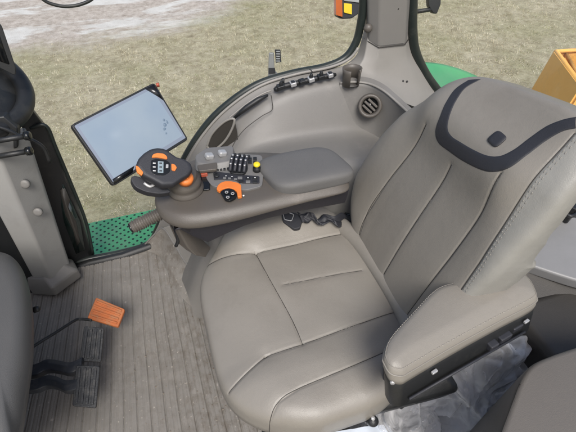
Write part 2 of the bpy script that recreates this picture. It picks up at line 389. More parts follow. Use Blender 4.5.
# floor mat with ribs that run across the cab
def make_floor():
    x0, x1, y0, y1 = -1.05, 1.75, -.15, 1.585; step = .0022
    xs = np.arange(x0, .16, step); xs = np.concatenate([xs, np.linspace(.16, x1, 20)]); ys = np.linspace(y0, y1, 110)
    X, Y = np.meshgrid(xs, ys, indexing='ij')
    wav = np.array([[noise.noise(Vector((x*5, y*3, 0))) for y in ys] for x in xs])
    wav2 = np.array([[noise.noise(Vector((x*16, y*16, 4))) for y in ys] for x in xs])
    fan = (X+.20)*(.22*(Y-1.0))                                   # ribs open out a little towards the door
    ph = ((X+fan+.006*wav)/.047) % 1.0
    d = np.minimum(ph, 1-ph)*.047
    d2 = np.abs(ph-.5)*.047; d3 = np.minimum(np.abs(ph-.2), np.abs(ph-.8))*.047
    Z = -.010*np.exp(-(d/.0019)**2)-.0030*np.exp(-(d2/.0018)**2)-.0016*np.exp(-(d3/.002)**2)+.005*wav*np.clip(X+.6, 0, .5)+.0012*wav2
    Z = np.where(X > .1, 0, Z)
    V = np.stack([X, Y, Z], -1).reshape(-1, 3).tolist(); idx = np.arange(len(xs)*len(ys)).reshape(len(xs), len(ys))
    F = np.stack([idx[:-1, :-1], idx[1:, :-1], idx[1:, 1:], idx[:-1, 1:]], -1).reshape(-1, 4).tolist()
    tag(obj('floor', V, [tuple(f) for f in F], 'floor'), kind='structure')
make_floor()

gr_ = MB()
for k in range(420):
    x = random.gauss(-.16, .16); y = random.uniform(.45, 1.5); q = .0012+.0022*random.random()**3
    if x > .2 or x < -.62: continue
    c = Vector((x, y, q*.4)); V = [c+Vector((random.uniform(-1, 1)*q+a*q, random.uniform(-.3, .3)*q+b*q, d*q*.7)) for a, b, d in ((1, 0, 0), (-1, 0, 0), (0, 1, 0), (0, -1, 0), (0, 0, 1), (0, 0, -1))]
    gr_.add(V, [(0, 2, 4), (2, 1, 4), (1, 3, 4), (3, 0, 4), (2, 0, 5), (1, 2, 5), (3, 1, 5), (0, 3, 5)])
tag(gr_.put('grit', mat('dried_mud', (.30, .26, .21), .9, (.12, .095, .07), 40), smooth=False), 'loose crumbs of dried mud and straw on the rubber floor mat', 'grit', kind='stuff')
# ================================================================== THE CAB BODY
cab = thing('tractor_cab', 'tractor cab body with grey moulded side trim, black window seal and green fender', 'tractor cab', (0, 1.5, 0))

# --- right side wall: rim, lip, ledge, wall, tray (each row a height level), over the wheel
rim_px = [(146, 246), (158, 226), (172, 190), (185, 160), (203, 132), (225, 109), (257, 87), (292, 76), (335, 68), (352, 62)]
lip_px = [(153, 248), (163, 232), (178, 193), (192, 163), (210, 137), (231, 115), (261, 94), (294, 82), (335, 75), (356, 70)]
led_px = [(165, 252), (174, 236), (192, 198), (205, 172), (224, 148), (243, 124), (270, 103), (300, 91), (338, 82), (366, 79)]
bas_px = [(178, 270), (188, 250), (200, 215), (213, 188), (230, 166), (252, 152), (282, 143), (315, 137), (352, 133), (392, 135)]
tra_px = [(190, 300), (200, 270), (215, 235), (226, 208), (246, 190), (272, 180), (300, 175), (325, 170), (365, 168), (400, 170)]
NW = 60
rows = [[ay(p.x, p.y, Y) for p in cr([(x, y, 0) for x, y in px], NW)] for px, Y in
        ((rim_px, 1.575), (lip_px, 1.55), (led_px, 1.49), (bas_px, 1.40), (tra_px, 1.10))]
rows.append([p+Vector((.0, -.03, -.5)) for p in rows[-1]])
def dense(rows, levels):
    out = []
    for j in range(len(rows)-1):
        n = levels[j]
        for k in range(n):
            t = k/n; out.append([a.lerp(b, t) for a, b in zip(rows[j], rows[j+1])])
    out.append(rows[-1]); return out
def soften(rows, it=2):
    for _ in range(it):
        new = [rows[0]]
        for j in range(1, len(rows)-1): new.append([a*.25+b*.5+c*.25 for a, b, c in zip(rows[j-1], rows[j], rows[j+1])])
        new.append(rows[-1]); rows = new
    return rows
side = MB().grid(soften(dense(rows, [4, 6, 12, 10, 3]), 3), flip=True).put('side_panel', 'trim', cab)
# rubber seal along the glass edge, up the rear pillar and down to the floor
seal_px = [(60, 268), (85, 260), (120, 253), (148, 244), (158, 228), (170, 193), (184, 160), (202, 131), (224, 107.5), (256, 85.5), (291, 74), (325, 67), (345, 58), (356, 42), (361, 22), (363, 4), (364, -20)]
def pane_mat():
    m = bpy.data.materials.new('window_glass'); m.use_nodes = True; nt = m.node_tree; N = nt.nodes; L = nt.links
    for n_ in list(N):
        if n_.type == 'BSDF_PRINCIPLED': N.remove(n_)
    t = N.new('ShaderNodeBsdfTransparent'); t.inputs['Color'].default_value = (.955, .975, .965, 1); g = N.new('ShaderNodeBsdfGlossy'); g.inputs['Roughness'].default_value = .03
    f = N.new('ShaderNodeFresnel'); f.inputs['IOR'].default_value = 1.4; k = N.new('ShaderNodeMath'); k.operation = 'MULTIPLY'; k.inputs[1].default_value = .8
    c = N.new('ShaderNodeTexCoord'); n = N.new('ShaderNodeTexNoise'); n.inputs['Scale'].default_value = 3.5; n.inputs['Detail'].default_value = 7; L.new(c.outputs['Object'], n.inputs['Vector'])
    d = N.new('ShaderNodeMapRange'); d.inputs['From Min'].default_value = .5; d.inputs['From Max'].default_value = .8; d.inputs['To Max'].default_value = .10; L.new(n.outputs['Fac'], d.inputs['Value'])
    df = N.new('ShaderNodeBsdfDiffuse'); df.inputs['Color'].default_value = (.7, .68, .62, 1)
    x = N.new('ShaderNodeMixShader'); L.new(f.outputs[0], k.inputs[0]); L.new(k.outputs[0], x.inputs['Fac']); L.new(t.outputs[0], x.inputs[1]); L.new(g.outputs[0], x.inputs[2])
    y = N.new('ShaderNodeMixShader'); L.new(d.outputs['Result'], y.inputs['Fac']); L.new(x.outputs[0], y.inputs[1]); L.new(df.outputs[0], y.inputs[2])
    L.new(y.outputs[0], N['Material Output'].inputs['Surface']); return m
M['pane'] = pane_mat()
pp_ = [ay(x, y, 1.596) for x, y in seal_px]+[ay(x, y, 1.596) for x, y in [(364, -60), (-70, -60), (-70, 60), (12, 100), (24, 128), (47, 128), (90, 250)]]
MB().add(pp_, [tuple(range(len(pp_)))]).put('side_window', 'pane', cab, smooth=False)
qq_ = [ay(x, y, 1.606) for x, y in [(412, -60), (412, 0), (412, 30), (415, 52), (425, 74), (438, 92), (460, 120), (700, 120), (700, -60)]]
MB().add(qq_, [tuple(range(len(qq_)))]).put('quarter_window', 'pane', cab, smooth=False)
sp = cr([ay(x, y, 1.59) for x, y in seal_px], 140)
MB().tube(sp, .0165, 12).put('window_seal', 'seal', cab)
MB().tube([p+Vector((.012, -.02, .006)) for p in sp[30:112]], .006, 8).put('window_trim_strip', 'trim_light', cab)
# sill below the glass
r0 = [ay(x, y, 1.585) for x, y in [(40, 290), (62, 268), (90, 258), (122, 251), (150, 241)]]
MB().grid([[p+Vector((0, .02, -.06)) for p in r0], [p+Vector((0, -.012, .006)) for p in r0], [p+Vector((0, -.035, .008)) for p in r0], [p+Vector((0, -.042, -.012)) for p in r0]], flip=True).put('sill', 'black', cab)

# --- kick panel: moulded end of the wheel housing beside the console
ridge = [ay(143, 247, 1.575), ay(153, 236, 1.56), ay(163, 228.5, 1.53), ay(175, 245, 1.43), ay(188, 266, 1.31), ay(218, 298, 1.08)]
base_ = [ay(140, 252, 1.57), az(150, 252, .003), az(160, 258, .003), az(172, 280, .003), az(184, 300, .003), az(212, 322, .003)]
inner = [ay(170, 222, 1.56), ay(178, 220, 1.5), ay(186, 222, 1.42), ay(204, 236, 1.3), ay(214, 250, 1.2), ay(222, 268, 1.12)]
R_, B_, I_ = cr(ridge, 30), cr(base_, 30), cr(inner, 30)
MB().grid(soften([[b.lerp(a, t)+Vector((0, 0, -.03*math.sin(math.pi*t)*t)) for a, b in zip(R_, B_)] for t in [k/10 for k in range(11)]], 1), flip=True).put('mat_flap', 'floor', cab)
MB().grid([[a.lerp(b, t)+Vector((0, 0, .0)) for a, b in zip(R_, I_)] for t in [k/8 for k in range(9)]], flip=True).put('kick_panel', 'trim_light', cab)
MB().tube([p+Vector((0, 0, .001)) for p in R_], .0045, 8).put('flap_edge', 'trim', cab)
# cup holder on the wall
def pocket(name, ring_px, Y, down, m='trim_taupe', parent=cab, lipm='trim_light', lipr=.005, fit=.55):
    ring = cr([ay(x, y, Y) if not callable(Y) else Y(x, y) for x, y in ring_px+[ring_px[0]]], 40)[:-1]
    c = sum(ring, Vector())/len(ring)
    rr = [ring]
    for k, s_ in ((.25, .97), (.6, .9), (.9, .8), (1, fit)): rr.append([c+(p-c)*s_+Vector(down)*k for p in ring])
    b = MB().grid(rr, closed=True); b.F.append(tuple(len(b.V)-len(ring)+i for i in range(len(ring))))
    o = b.put(name, m, parent); MB().tube(ring, lipr, 8, closed=True).put('rim', lipm, o); return o
pocket('pocket', [(207, 146), (212, 134), (224, 122), (234, 119), (232, 129), (224, 142), (212, 151)], lambda x, y: ay(x, y, 1.52-.0035*(x-207)*.6), (.02, -.005, -.09), 'trim_dark')
# long slot along the ledge
slot = [(234, 118), (246, 108), (258, 100), (268, 95)]
MB().tube([ay(x, y, 1.50) for x, y in slot], [.006, .011, .011, .005], 8).put('slot', 'black', cab)
MB().tube(cr([ay(x-1, y-3.2, 1.515) for x, y in [(230, 121)]+slot+[(272, 94)]], 20), .0035, 8).put('slot_edge', 'trim_light', cab)
# panel joint line
MB().tube(cr([ay(x, y, 1.475-.0012*(y-94)) for x, y in [(271, 95), (272, 101), (272, 110), (262, 116), (246, 128), (236, 140), (230, 152)]], 30), .0016, 6).put('panel_joint', 'trim_dark', cab)
MB().tube(cr([ay(x, y, 1.515) for x, y in [(274, 90), (285, 86), (300, 82.5), (318, 78), (336, 74.5)]], 20), [.006]+[.0115]*19+[.006], 8).put('switch_channel', 'black', cab)
# outlets and switches in a row on the ledge
for i, (x, y, w) in enumerate([(281, 88, 9), (293, 85, 7), (302, 83, 7), (311, 80.5, 7), (321, 78, 7.5), (330, 76, 6)]):
    p = ay(x, y, 1.50); f = thing_box = MB()
    f.box((-.0017*w, -.014, -.006), (.0017*w, .014, .010), Matrix.Rotation(R(-8), 3, 'Y'), p+Vector((0, 0, .004)))
    o = f.put('outlet', 'silver' if i % 2 else 'black', cab, bevel=.003)
    g = MB()
    if i in (0, 3, 4): g.lathe(p+Vector((0, 0, .012)), (0, -.1, 1), [(.0075, 0), (.0085, .006), (.006, .014), (.004, .018)], 16)
    else: g.box((-.008, -.009, .010), (.008, .009, .016), Matrix.Identity(3), p)
    g.put('cap', 'black', o, bevel=.0015)
p = ay(283, 84, 1.52); MB().tube([p, p+Vector((0, 0, .022))], .006, 10).put('knob', 'black', cab)
p = ay(311, 76, 1.52); MB().tube([p+Vector((0, 0, -.01)), p+Vector((.004, 0, .018)), p+Vector((-.006, 0, .03))], .0022, 6).put('hook', 'black', cab)

# --- rear pillar: upper cover, lower flare and the vent wall beside it
def quad(name, m, px, Ys, par=cab, nu=14, bev=0, **kw):
    rows_ = []
    for r_, yy in zip(px, Ys):
        yy = yy if isinstance(yy, (list, tuple)) else [yy]*len(r_)
        rows_.append([ay(x, y, Y) for (x, y), Y in zip(r_, yy)])
    return rows_
def facets(name, m, px, Ys, bev):
    rws = [[ay(x, y, Y) for (x, y), Y in zip(r_, yy)] for r_, yy in zip(px, Ys)]
    return MB().grid(rws).put(name, m, cab, bevel=bev, seg=3)
facets('pillar_cover', 'trim', [[(362, -30), (368, -32), (381, -34), (408, -34), (414, -30)], [(363, 2), (368, 0), (380, -1), (407, 0), (412, 4)], [(365, 36), (368, 40), (379, 46), (405, 43), (409, 36)]],
       [[1.62, 1.56, 1.525, 1.545, 1.62]]*3, .008)
for (x, y) in ((391.5, 9), (398, 9)):
    pq = ay(x, y, 1.538); MB().lathe(pq+Vector((0, .004, 0)), (-.1, -1, .2), [(.006, 0), (.005, .003), (.002, .0035)], 12).put('screw', 'gloss', cab)
pq = ay(368, 28, 1.55); MB().lathe(pq, (-.5, -1, .3), [(.016, -.004), (.017, .008), (.012, .016), (.005, .019)], 20).put('pillar_knob', 'trim_taupe', cab)
MB().tube([ay(x, y, Y) for x, y, Y in [(364, 38, 1.60), (368, 41.5, 1.558), (379, 47.5, 1.523), (405, 44.5, 1.543), (410, 37, 1.60)]], .0022, 6).put('pillar_joint', 'trim_dark', cab)
flr = [[(364, 30), (368, 34), (379, 40), (405, 37), (410, 29)], [(357, 54), (364, 57), (378, 60), (404, 57), (414, 52)], [(347, 64), (358, 69), (377, 73), (409, 72), (424, 70)], [(342, 72), (360, 77), (379, 82), (414, 88), (436, 92)], [(346, 78), (368, 82), (392, 98), (418, 108), (446, 106)]]
flY = [[1.625, 1.57, 1.535, 1.555, 1.63], [1.60, 1.54, 1.515, 1.54, 1.61], [1.58, 1.52, 1.50, 1.525, 1.60], [1.56, 1.49, 1.475, 1.50, 1.59], [1.54, 1.47, 1.42, 1.44, 1.56]]
ffl = [[ay(x, y, Y) for (x, y), Y in zip(a_, b_)] for a_, b_ in zip(flr, flY)]
cols_ = [cr([row[k] for row in ffl], 24) for k in range(5)]
dn = []
for i_ in range(25):
    row = []
    for k in range(4):
        for t_ in (0, .33, .66): row.append(cols_[k][i_].lerp(cols_[k+1][i_], t_))
    row.append(cols_[4][i_]); dn.append(row)
MB().grid(dn).put('pillar_base', 'trim_light', cab, bevel=.006, seg=3)
for (x, y) in ((403, 81), (407, 81.5)):
    pq = ay(x, y, 1.505); MB().lathe(pq, (-.1, -1, .4), [(.0045, 0), (.004, .003), (.002, .0035)], 12).put('screw', 'black', cab)
# vent wall curving round behind the seat
vw_top = [(340, 83), (356, 82), (370, 84), (384, 91), (398, 103), (410, 114), (424, 126)]
vw_bot = [(338, 134), (352, 134), (372, 140), (388, 150), (402, 160), (420, 175), (440, 190)]
YT = [1.485, 1.46, 1.43, 1.37, 1.30, 1.22, 1.15]
T_ = cr([ay(x, y, Y) for (x, y), Y in zip(vw_top, YT)], 30); B_ = cr([ay(x, y, Y-.05) for (x, y), Y in zip(vw_bot, YT)], 30)
MB().grid(dense([[p+Vector((.02, .03, .006)) for p in T_], T_, B_], [3, 12]), flip=True).put('vent_panel', 'trim', cab)
MB().tube(T_, .005, 8).put('vent_panel_edge', 'trim_light', cab)
# light ledge behind the vent panel
MB().slab(ppl([(404, 112), (441, 96), (452, 104), (425, 124), (412, 122)], ay(420, 110, 1.42), Vector((-.2, -.5, .85))), (-.2, -.5, .85), .02).put('rear_ledge', 'trim_light', cab, bevel=.004)
# air vent
vc = ay(370, 106, 1.385); vn = Vector((-.42, -.80, .42)).normalized()
va = vn.cross(Vector((0, 0, 1))).normalized(); vb = va.cross(vn)
vent = MB().lathe(vc-vn*.02, vn, [(.048, 0), (.048, .022), (.045, .028), (.036, .027), (.032, .016), (.031, .006)], 40).put('air_vent', 'trim_taupe', cab)
MB().lathe(vc-vn*.012, vn, [(.0305, 0), (.0305, .004)], 32).put('duct', 'gloss', vent)
for k in (-.016, 0, .016):
    h_ = math.sqrt(.029**2-k*k); dr = (va*.80+vb*.60); pr_ = (vb*.80-va*.60)
    MB().slab([vc+pr_*k+dr*h_*a+vn*(.002)+pr_*b for a, b in ((-1, -.0045), (1, -.0045), (1, .0045), (-1, .0045))], vn+pr_*.5, .004).put('louvre', 'trim_taupe', vent, bevel=.0015)
# cup holder clipped on the sill
ch = ay(352, 72, 1.47)
cup = MB()
n = 36; ring = []
prof = [(.034, -.055), (.037, .0), (.0395, .016), (.036, .017), (.033, .0), (.031, -.05)]
for (r_, h_) in prof: ring.append([ch+Vector((r_*1.0*math.cos(t), r_*.9*math.sin(t), h_)) for t in [R(-62)+k/n*R(304) for k in range(n+1)]])
cup.grid(ring, flip=True); cuph = cup.put('cup_holder', 'trim_taupe', cab, solid=.002)
MB().lathe(ch+Vector((0, 0, -.05)), (0, 0, 1), [(.033, 0), (.033, .004)], 24).put('cup_base', 'trim_dark', cuph)
MB().slab([ay(x, y, 1.60) for x, y in [(396, 80), (436, 88), (449, 102), (478, 150), (400, 170)]], (0, -1, 0), .01).put('rear_trim_wall', 'trim_light', cab)
# glass rubber of the rear quarter window
MB().tube(cr([ay(x, y, 1.60) for x, y in [(411, -30), (412, 0), (412, 30), (415, 52), (425, 74), (438, 92), (449, 106)]], 40), .023, 12).put('quarter_window_seal', 'seal', cab)

# --- front right pillar, its foot and buttons
def prism(name, m, rings, par=cab, **k): return MB().loft(rings).put(name, m, par, **k)
fa = [ay(40, 292, 1.46), ay(56, 290, 1.42), ay(72, 270, 1.50), ay(68, 262, 1.58), ay(45, 278, 1.58)]
fb = [ay(-36, 152, 1.40), ay(-8, 142, 1.36), ay(27, 132, 1.46), ay(25, 126, 1.55), ay(-16, 142, 1.55)]
M['pillar_grey'] = mat('pillar_grey', (.33, .325, .31), .45, (.30, .295, .28), 3, bump=.5, bs=520, dirt=(.2, .19, .17), ds=5, dlo=.55, dhi=.95)
prism('front_pillar', 'pillar_grey', [fa, [a.lerp(b, .33) for a, b in zip(fa, fb)], [a.lerp(b, .66) for a, b in zip(fa, fb)], fb], bevel=.012, seg=4)
for (x, y) in ((25, 184), (38, 212)):
    pq = ay(x, y, 1.405); MB().lathe(pq, (-.1, -.9, .25), [(.0165, -.006), (.0165, .003), (.013, .0065), (.005, .007)], 24).put('pillar_button', 'trim', cab)
foot0 = [ay(x, y, Y) for x, y, Y in [(30, 291, 1.44), (54, 292, 1.38), (80, 273, 1.46), (74, 262, 1.56), (40, 276, 1.56)]]
foot1 = [p*1.0 for p in foot0]; c0 = sum(foot0, Vector())/5
foot1 = [c0+(p-c0)*.72+Vector((-.02, .01, .07)) for p in foot0]
prism('pillar_foot', 'trim', [[p+Vector((0, 0, -.03)) for p in foot0], [p+Vector((0, 0, .025)) for p in foot0], foot1], bevel=.01)
# black corner post and its glass
g0 = [ay(x, y, Y) for x, y, Y in [(66, 268, 1.57), (93, 256, 1.60), (93, 250, 1.66), (66, 258, 1.66)]]
g1 = [ay(x, y, Y) for x, y, Y in [(44, 200, 1.57), (74, 190, 1.60), (74, 186, 1.66), (44, 192, 1.66)]]
g2 = [ay(x, y, Y) for x, y, Y in [(24, 134, 1.57), (47, 129, 1.60), (47, 126, 1.66), (24, 130, 1.66)]]
g3 = [ay(x, y, Y) for x, y, Y in [(12, 100, 1.57), (25, 100, 1.60), (25, 98, 1.66), (12, 98, 1.66)]]
prism('corner_post', 'black', [g0, g1, g2, g3], bevel=.006)
MB().slab(ppl([(57, 182), (64, 185), (80, 222), (85, 250), (76, 254), (64, 222)], ay(70, 220, 1.575), Vector((-.05, -1, .1))), (-.05, -1, .1), .004).put('corner_glass', 'glass', cab)
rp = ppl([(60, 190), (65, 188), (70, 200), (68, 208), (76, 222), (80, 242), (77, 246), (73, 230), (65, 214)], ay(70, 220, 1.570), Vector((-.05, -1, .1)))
MB().slab(rp, (-.05, -1, .1), .001).put('glass_reflection_strip', 'trim_dark', cab)
MB().tube(cr([ay(x, y, 1.585) for x, y in [(30, 128), (46, 126), (56, 148), (72, 186), (86, 222), (93, 254)]], 30), .007, 8).put('corner_seal', 'seal', cab)
# work levers / plugs by the post
for (x, y, L_) in ((8, 139, .05), (12, 154, .045)):
    p = ay(x, y, 1.36); q_ = p+Vector((.055, .0, .0))*(L_/.05)
    o = MB().tube([p-Vector((.05, 0, 0)), p, q_], .009, 12).put('plug', 'black', cab)
    MB().lathe(q_, (1, -.2, .1), [(.014, -.006), (.015, .004), (.013, .010), (.006, .011)], 20).put('plug_cap', 'gloss', o)
MB().tube(cr([ay(x, y, 1.40) for x, y in [(-4, 126), (8, 130), (20, 136), (32, 140), (44, 148), (50, 162)]], 24), .006, 8).put('wire', 'black', cab)
MB().slab(ppl([(-12, 118), (4, 116), (18, 128), (18, 148), (-12, 158)], ay(5, 135, 1.42), Vector((0, -1, .2))), (0, -1, .2), .05).put('bracket', 'black', cab, bevel=.006)
# dark footwell side behind the column
MB().slab([ay(-30, 150, 1.46), ay(-10, 160, 1.46), ay(44, 296, 1.46), ay(30, 320, 1.46), ay(-60, 320, 1.46)], (0, -1, 0), .03).put('footwell_panel', 'black', cab, bevel=.004)

# --- step plate outside with round holes
pl0, pl1, pl2, pl3 = az(78, 228, -.16), az(120, 220, -.16), az(172, 208, -.16), az(170, 262, -.16)
plate = MB().box((-.66, 1.66, -.19), (.10, 2.03, -.165)).put('step_plate', 'green_plate', cab, bevel=.004)
m_ = M['green_plate']; N_ = m_.node_tree.nodes; L_ = m_.node_tree.links; b_ = N_['Principled BSDF']; lk = b_.inputs['Base Color'].links[0].from_socket
tc = N_.new('ShaderNodeTexCoord'); mp = N_.new('ShaderNodeMapping'); mp.inputs['Rotation'].default_value = (0, 0, R(45)); mp.inputs['Scale'].default_value = (33, 33, 0); L_.new(tc.outputs['Object'], mp.inputs['Vector'])
vo = N_.new('ShaderNodeTexVoronoi'); vo.voronoi_dimensions = '2D'; vo.inputs['Scale'].default_value = 1; vo.inputs['Randomness'].default_value = 0; L_.new(mp.outputs['Vector'], vo.inputs['Vector'])
lt_ = N_.new('ShaderNodeMath'); lt_.operation = 'LESS_THAN'; lt_.inputs[1].default_value = .22; L_.new(vo.outputs['Distance'], lt_.inputs[0])
mx = N_.new('ShaderNodeMixRGB'); mx.inputs['Color2'].default_value = (.012, .04, .03, 1); L_.new(lt_.outputs[0], mx.inputs['Fac']); L_.new(lk, mx.inputs['Color1']); L_.new(mx.outputs['Color'], b_.inputs['Base Color'])
# green fender seen past the pillar
fs_ = [[(418, 62), (440, 64), (462, 70), (482, 79), (500, 90)], [(424, 66), (440, 70), (458, 77), (474, 86), (490, 98)], [(432, 92), (446, 98), (460, 104), (472, 112), (484, 120)], [(440, 120), (452, 124), (464, 128), (474, 134), (486, 140)]]
MB().grid(soften(dense([cr([ay(x, y, Y) for x, y in r_], 20) for r_, Y in zip(fs_, (2.10, 2.05, 1.85, 1.70))], [3, 6, 6]), 1)).put('fender', 'green', cab, solid=.006)

# --- rear and left side of the cab
MB().box((.95, -.2, -.02), (1.75, .55, .42)).put('rear_housing', 'trim_dark', cab, bevel=.03)
MB().box((.98, .5, -.02), (1.75, 1.5, .36)).put('rear_shelf', 'trim_dark', cab, bevel=.03)
sh = ppl([(520, 262), (545, 222), (560, 212), (600, 224), (620, 290), (578, 281), (556, 274)], az(560, 250, .50), Vector((-.1, -.1, 1)))
MB().slab(rnd(sh, .03), (-.1, -.1, 1), .05).put('shelf_cover', 'shelf', cab, bevel=.012, seg=4)
dp = ppl([(505, 262), (522, 265), (556, 276), (600, 284), (600, 360), (520, 350)], az(545, 290, .42), Vector((-.2, -.35, .9)))
MB().slab(dp, (-.2, -.35, .9), .03).put('shelf_front', 'trim_dark', cab, bevel=.01)
for (x, y, s_) in ((566, 196, .022), (572, 206, .028), (562, 210, .018), (576, 190, .02)):
    p = az(x, y, .58); MB().box((-s_, -s_*.7, -.06), (s_, s_*.7, .015), Matrix.Rotation(R(25), 3, 'Z'), p).put('harness_clip', 'black', cab, bevel=.005)
MB().tube(cr([az(x, y, .58) for x, y in [(556, 222), (564, 214), (572, 216), (584, 208)]], 16), .007, 8).put('harness', 'black', cab)

# ================================================================== NEAR RIGHT HOUSING
hs = thing('side_console', 'taupe moulded console in the right foreground with a rounded front edge', 'console', az(550, 420, 0))
c_px = [(497, 440), (512, 400), (521, 376), (532, 362), (556, 352), (600, 338), (680, 340), (680, 520), (500, 520)]
top = [az(x, y, .62) for x, y in c_px]; top = rnd(top, [.02, .05, .06, .05, .05, .03, .02, .02, .02], 5)
cc = sum(top, Vector())/len(top)
rings = []
for (s_, dz) in ((.86, .0), (.95, -.003), (.985, -.012), (1.0, -.03), (1.02, -.10), (1.06, -.3), (1.1, -.60)):
    rings.append([cc+(p-cc)*s_+Vector((0, 0, dz)) for p in top])
M['console_taupe'] = mat('console_taupe', (.150, .136, .120), .42, (.138, .125, .11), 3, bump=.5, bs=520)
MB().loft(rings[::-1]).put('body', 'console_taupe', hs)
gl = cr([az(x, y, .628) for x, y in [(508, 445), (519, 402), (528, 380), (540, 368)]], 20)
gl = [p+Vector((.0, 0, -.004)) for p in gl]
gpx = [cc+(p-cc)*.958+Vector((0, 0, -.0035)) for p in top]
MB().tube(gpx[:14], .0018, 6).put('edge_line', 'trim_dark', hs)

# ================================================================== STEERING COLUMN / WHEEL
col = thing('steering_column', 'big grey rounded steering column cover at the left edge', 'column cover', az(-40, 350, 0))
outl = [(-120, 262), (-30, 250), (4, 253), (20, 262), (31, 282), (36, 315), (36, 355), (31, 395), (24, 440), (10, 500), (-120, 520)]
ring0 = cr([az(x, y, .52) for x, y in outl], 60)
cc = sum(ring0, Vector())/len(ring0)
rr = []
M['column'] = mat('column_grey', (.10, .098, .094), .42, (.09, .088, .084), 3, bump=.5, bs=520)
for (s_, dz) in ((.55, .07), (.72, .065), (.86, .048), (.95, .022), (1.0, -.02), (1.0, -.10), (.96, -.25), (.90, -.50)):
    k_ = min(0, dz); rr.append([cc+(p-cc)*s_+Vector((k_*.75, k_*-.25, dz)) for p in ring0])
MB().loft(rr[::-1]).put('cover', 'column', col)
MB().tube(cr([az(x, y, .567) for x, y in [(-22, 268), (-6, 274), (5, 282), (9, 291), (4, 306), (0, 320)]], 30), .0045, 8).put('gap', 'gloss', col)
e_ = cr([az(x, y, .545) for x, y in [(-14, 330), (6, 322), (16, 330), (20, 345), (12, 362), (-10, 372)]], 30)
MB().tube(e_, .0022, 6).put('moulded_line', 'trim_light', col)
pq = az(37, 309, .45); MB().lathe(pq, (1, -.1, .3), [(.010, -.01), (.010, .004), (.006, .009)], 14).put('knob', 'black', col)

wh = thing('steering_wheel', 'black steering wheel rim at the left edge above the levers', 'steering wheel', az(-60, 100, .9))
wc = az(-46, 86, .95); wn = Vector((.45, -.25, .85)).normalized()
wa = wn.cross(Vector((0, 1, 0))).normalized(); wb = wn.cross(wa)
ex_ = az(18, 92, .93); rad = (ex_-wc).length
MB().tube([wc+(wa*math.cos(t)+wb*math.sin(t))*rad for t in [2*math.pi*k/72 for k in range(72)]], .029, 16, closed=True).put('rim', 'black', wh)
MB().lathe(wc-wn*.05, wn, [(.17, .01), (.19, .03), (.17, .05), (.08, .065)], 28).put('hub', 'black', wh)
for t in (0.4, 2.5, 4.6): MB().tube([wc+(wa*math.cos(t)+wb*math.sin(t))*.05-wn*.02, wc+(wa*math.cos(t)+wb*math.sin(t))*rad], [.018, .012], 10).put('spoke', 'black', wh)

dsp = thing('corner_display', 'slim black display panel edge at the upper left of the cab', 'display', ay(-5, 50, 1.5))
n_ = Vector((.25, -1, .2)).normalized()
MB().slab(rnd(ppl([(-40, 18), (-4, 20), (2, 26), (16, 68), (15.5, 76), (-4, 66), (-40, 50)], ay(0, 50, 1.5), n_), .008), n_, .02).put('housing', 'black', dsp, bevel=.003)
MB().slab(rnd(ppl([(-36, 24), (-4, 25), (10, 65), (-4, 60), (-36, 46)], ay(0, 50, 1.5)+n_*.001, n_), .006), n_, .002).put('screen', 'gloss', dsp)

# ================================================================== PEDALS
def pedal_pad(px, z, n, t=.014):
    return rnd(ppl(px, az(sum(p[0] for p in px)/4, sum(p[1] for p in px)/4, z), Vector(n).normalized()), .008)
def ribs(px, z, n, cnt, along, mb, w=.0045, hgt=.006):
    n = Vector(n).normalized(); q = ppl(px, az(sum(p[0] for p in px)/4, sum(p[1] for p in px)/4, z), n)
    for k in range(cnt):
        t = (k+.5)/cnt
        a = q[0].lerp(q[1], .06+.88*t); b = q[3].lerp(q[2], .06+.88*t)
        if along: a = q[0].lerp(q[3], .06+.88*t); b = q[1].lerp(q[2], .06+.88*t)
        a2 = a.lerp(b, .07); b2 = a.lerp(b, .93); s_ = (b2-a2).normalized().cross(n)*w
        mb.slab([a2-s_+n*hgt, a2+s_+n*hgt, b2+s_+n*hgt, b2-s_+n*hgt], n, hgt+.001)
PN = (.10, -.30, .95)
for i, (px, arm, lab) in enumerate([
    ([(84, 326), (104, 328), (101, 362), (79, 361)], [(10, 366), (34, 364), (46, 359), (58, 360), (70, 362), (82, 357)], 'black ribbed brake pedal nearer the orange pedal, farther of the pair'),
    ([(76, 365), (100, 366), (96, 408), (72, 406)], [(10, 380), (34, 379), (46, 375), (56, 376), (66, 380), (78, 378)], 'black ribbed brake pedal nearer the doorway, below its twin')]):
    z = .165; pe = thing('brake_pedal', lab, 'pedal', az(90, 345+i*40, 0), 'pair of black brake pedals')
    n_ = Vector(PN).normalized()
    pad = MB().slab(pedal_pad(px, z, PN), n_, .016).put('pad', 'pedal', pe, bevel=.003)
    rb = MB(); ribs(px, z, PN, 4, False, rb); rb.put('rib', 'pedal', pad, bevel=.0012)
    A = cr([az(x, y, z+.012) for x, y in arm], 24)
    B = [az(x, y, z+.012) for x, y in arm]; B = cr([az(x, y+11, z+.006) for x, y in arm], 24)
    rw = [[a, a.lerp(b, .5)+Vector((0, 0, .006)), b, b+Vector((0, 0, -.03)), a+Vector((0, 0, -.03))] for a, b in zip(A, B)]
    MB().loft(rw).put('arm', 'pedal_arm', pe, bevel=.003)
ac = thing('foot_pedal', 'worn orange pedal with raised ridges on a thin bent black rod', 'pedal', az(106, 312, 0))
px = [(96, 297), (125, 309), (118, 327), (87, 318)]; n_ = Vector((.05, -.2, .97)).normalized()
pad = MB().slab(pedal_pad(px, .15, n_), n_, .018).put('pad', 'pedal_orange', ac, bevel=.004)
rb = MB(); ribs(px, .15, n_, 4, True, rb, .0035, .005); rb.put('ridge', 'pedal_orange', pad, bevel=.0015)
MB().tube(cr([az(x, y, z) for x, y, z in [(10, 362, .22), (34, 346, .20), (55, 333, .18), (74, 321, .16), (80, 319, .15), (92, 320, .145)]], 30), .0055, 10).put('rod', 'black', ac)

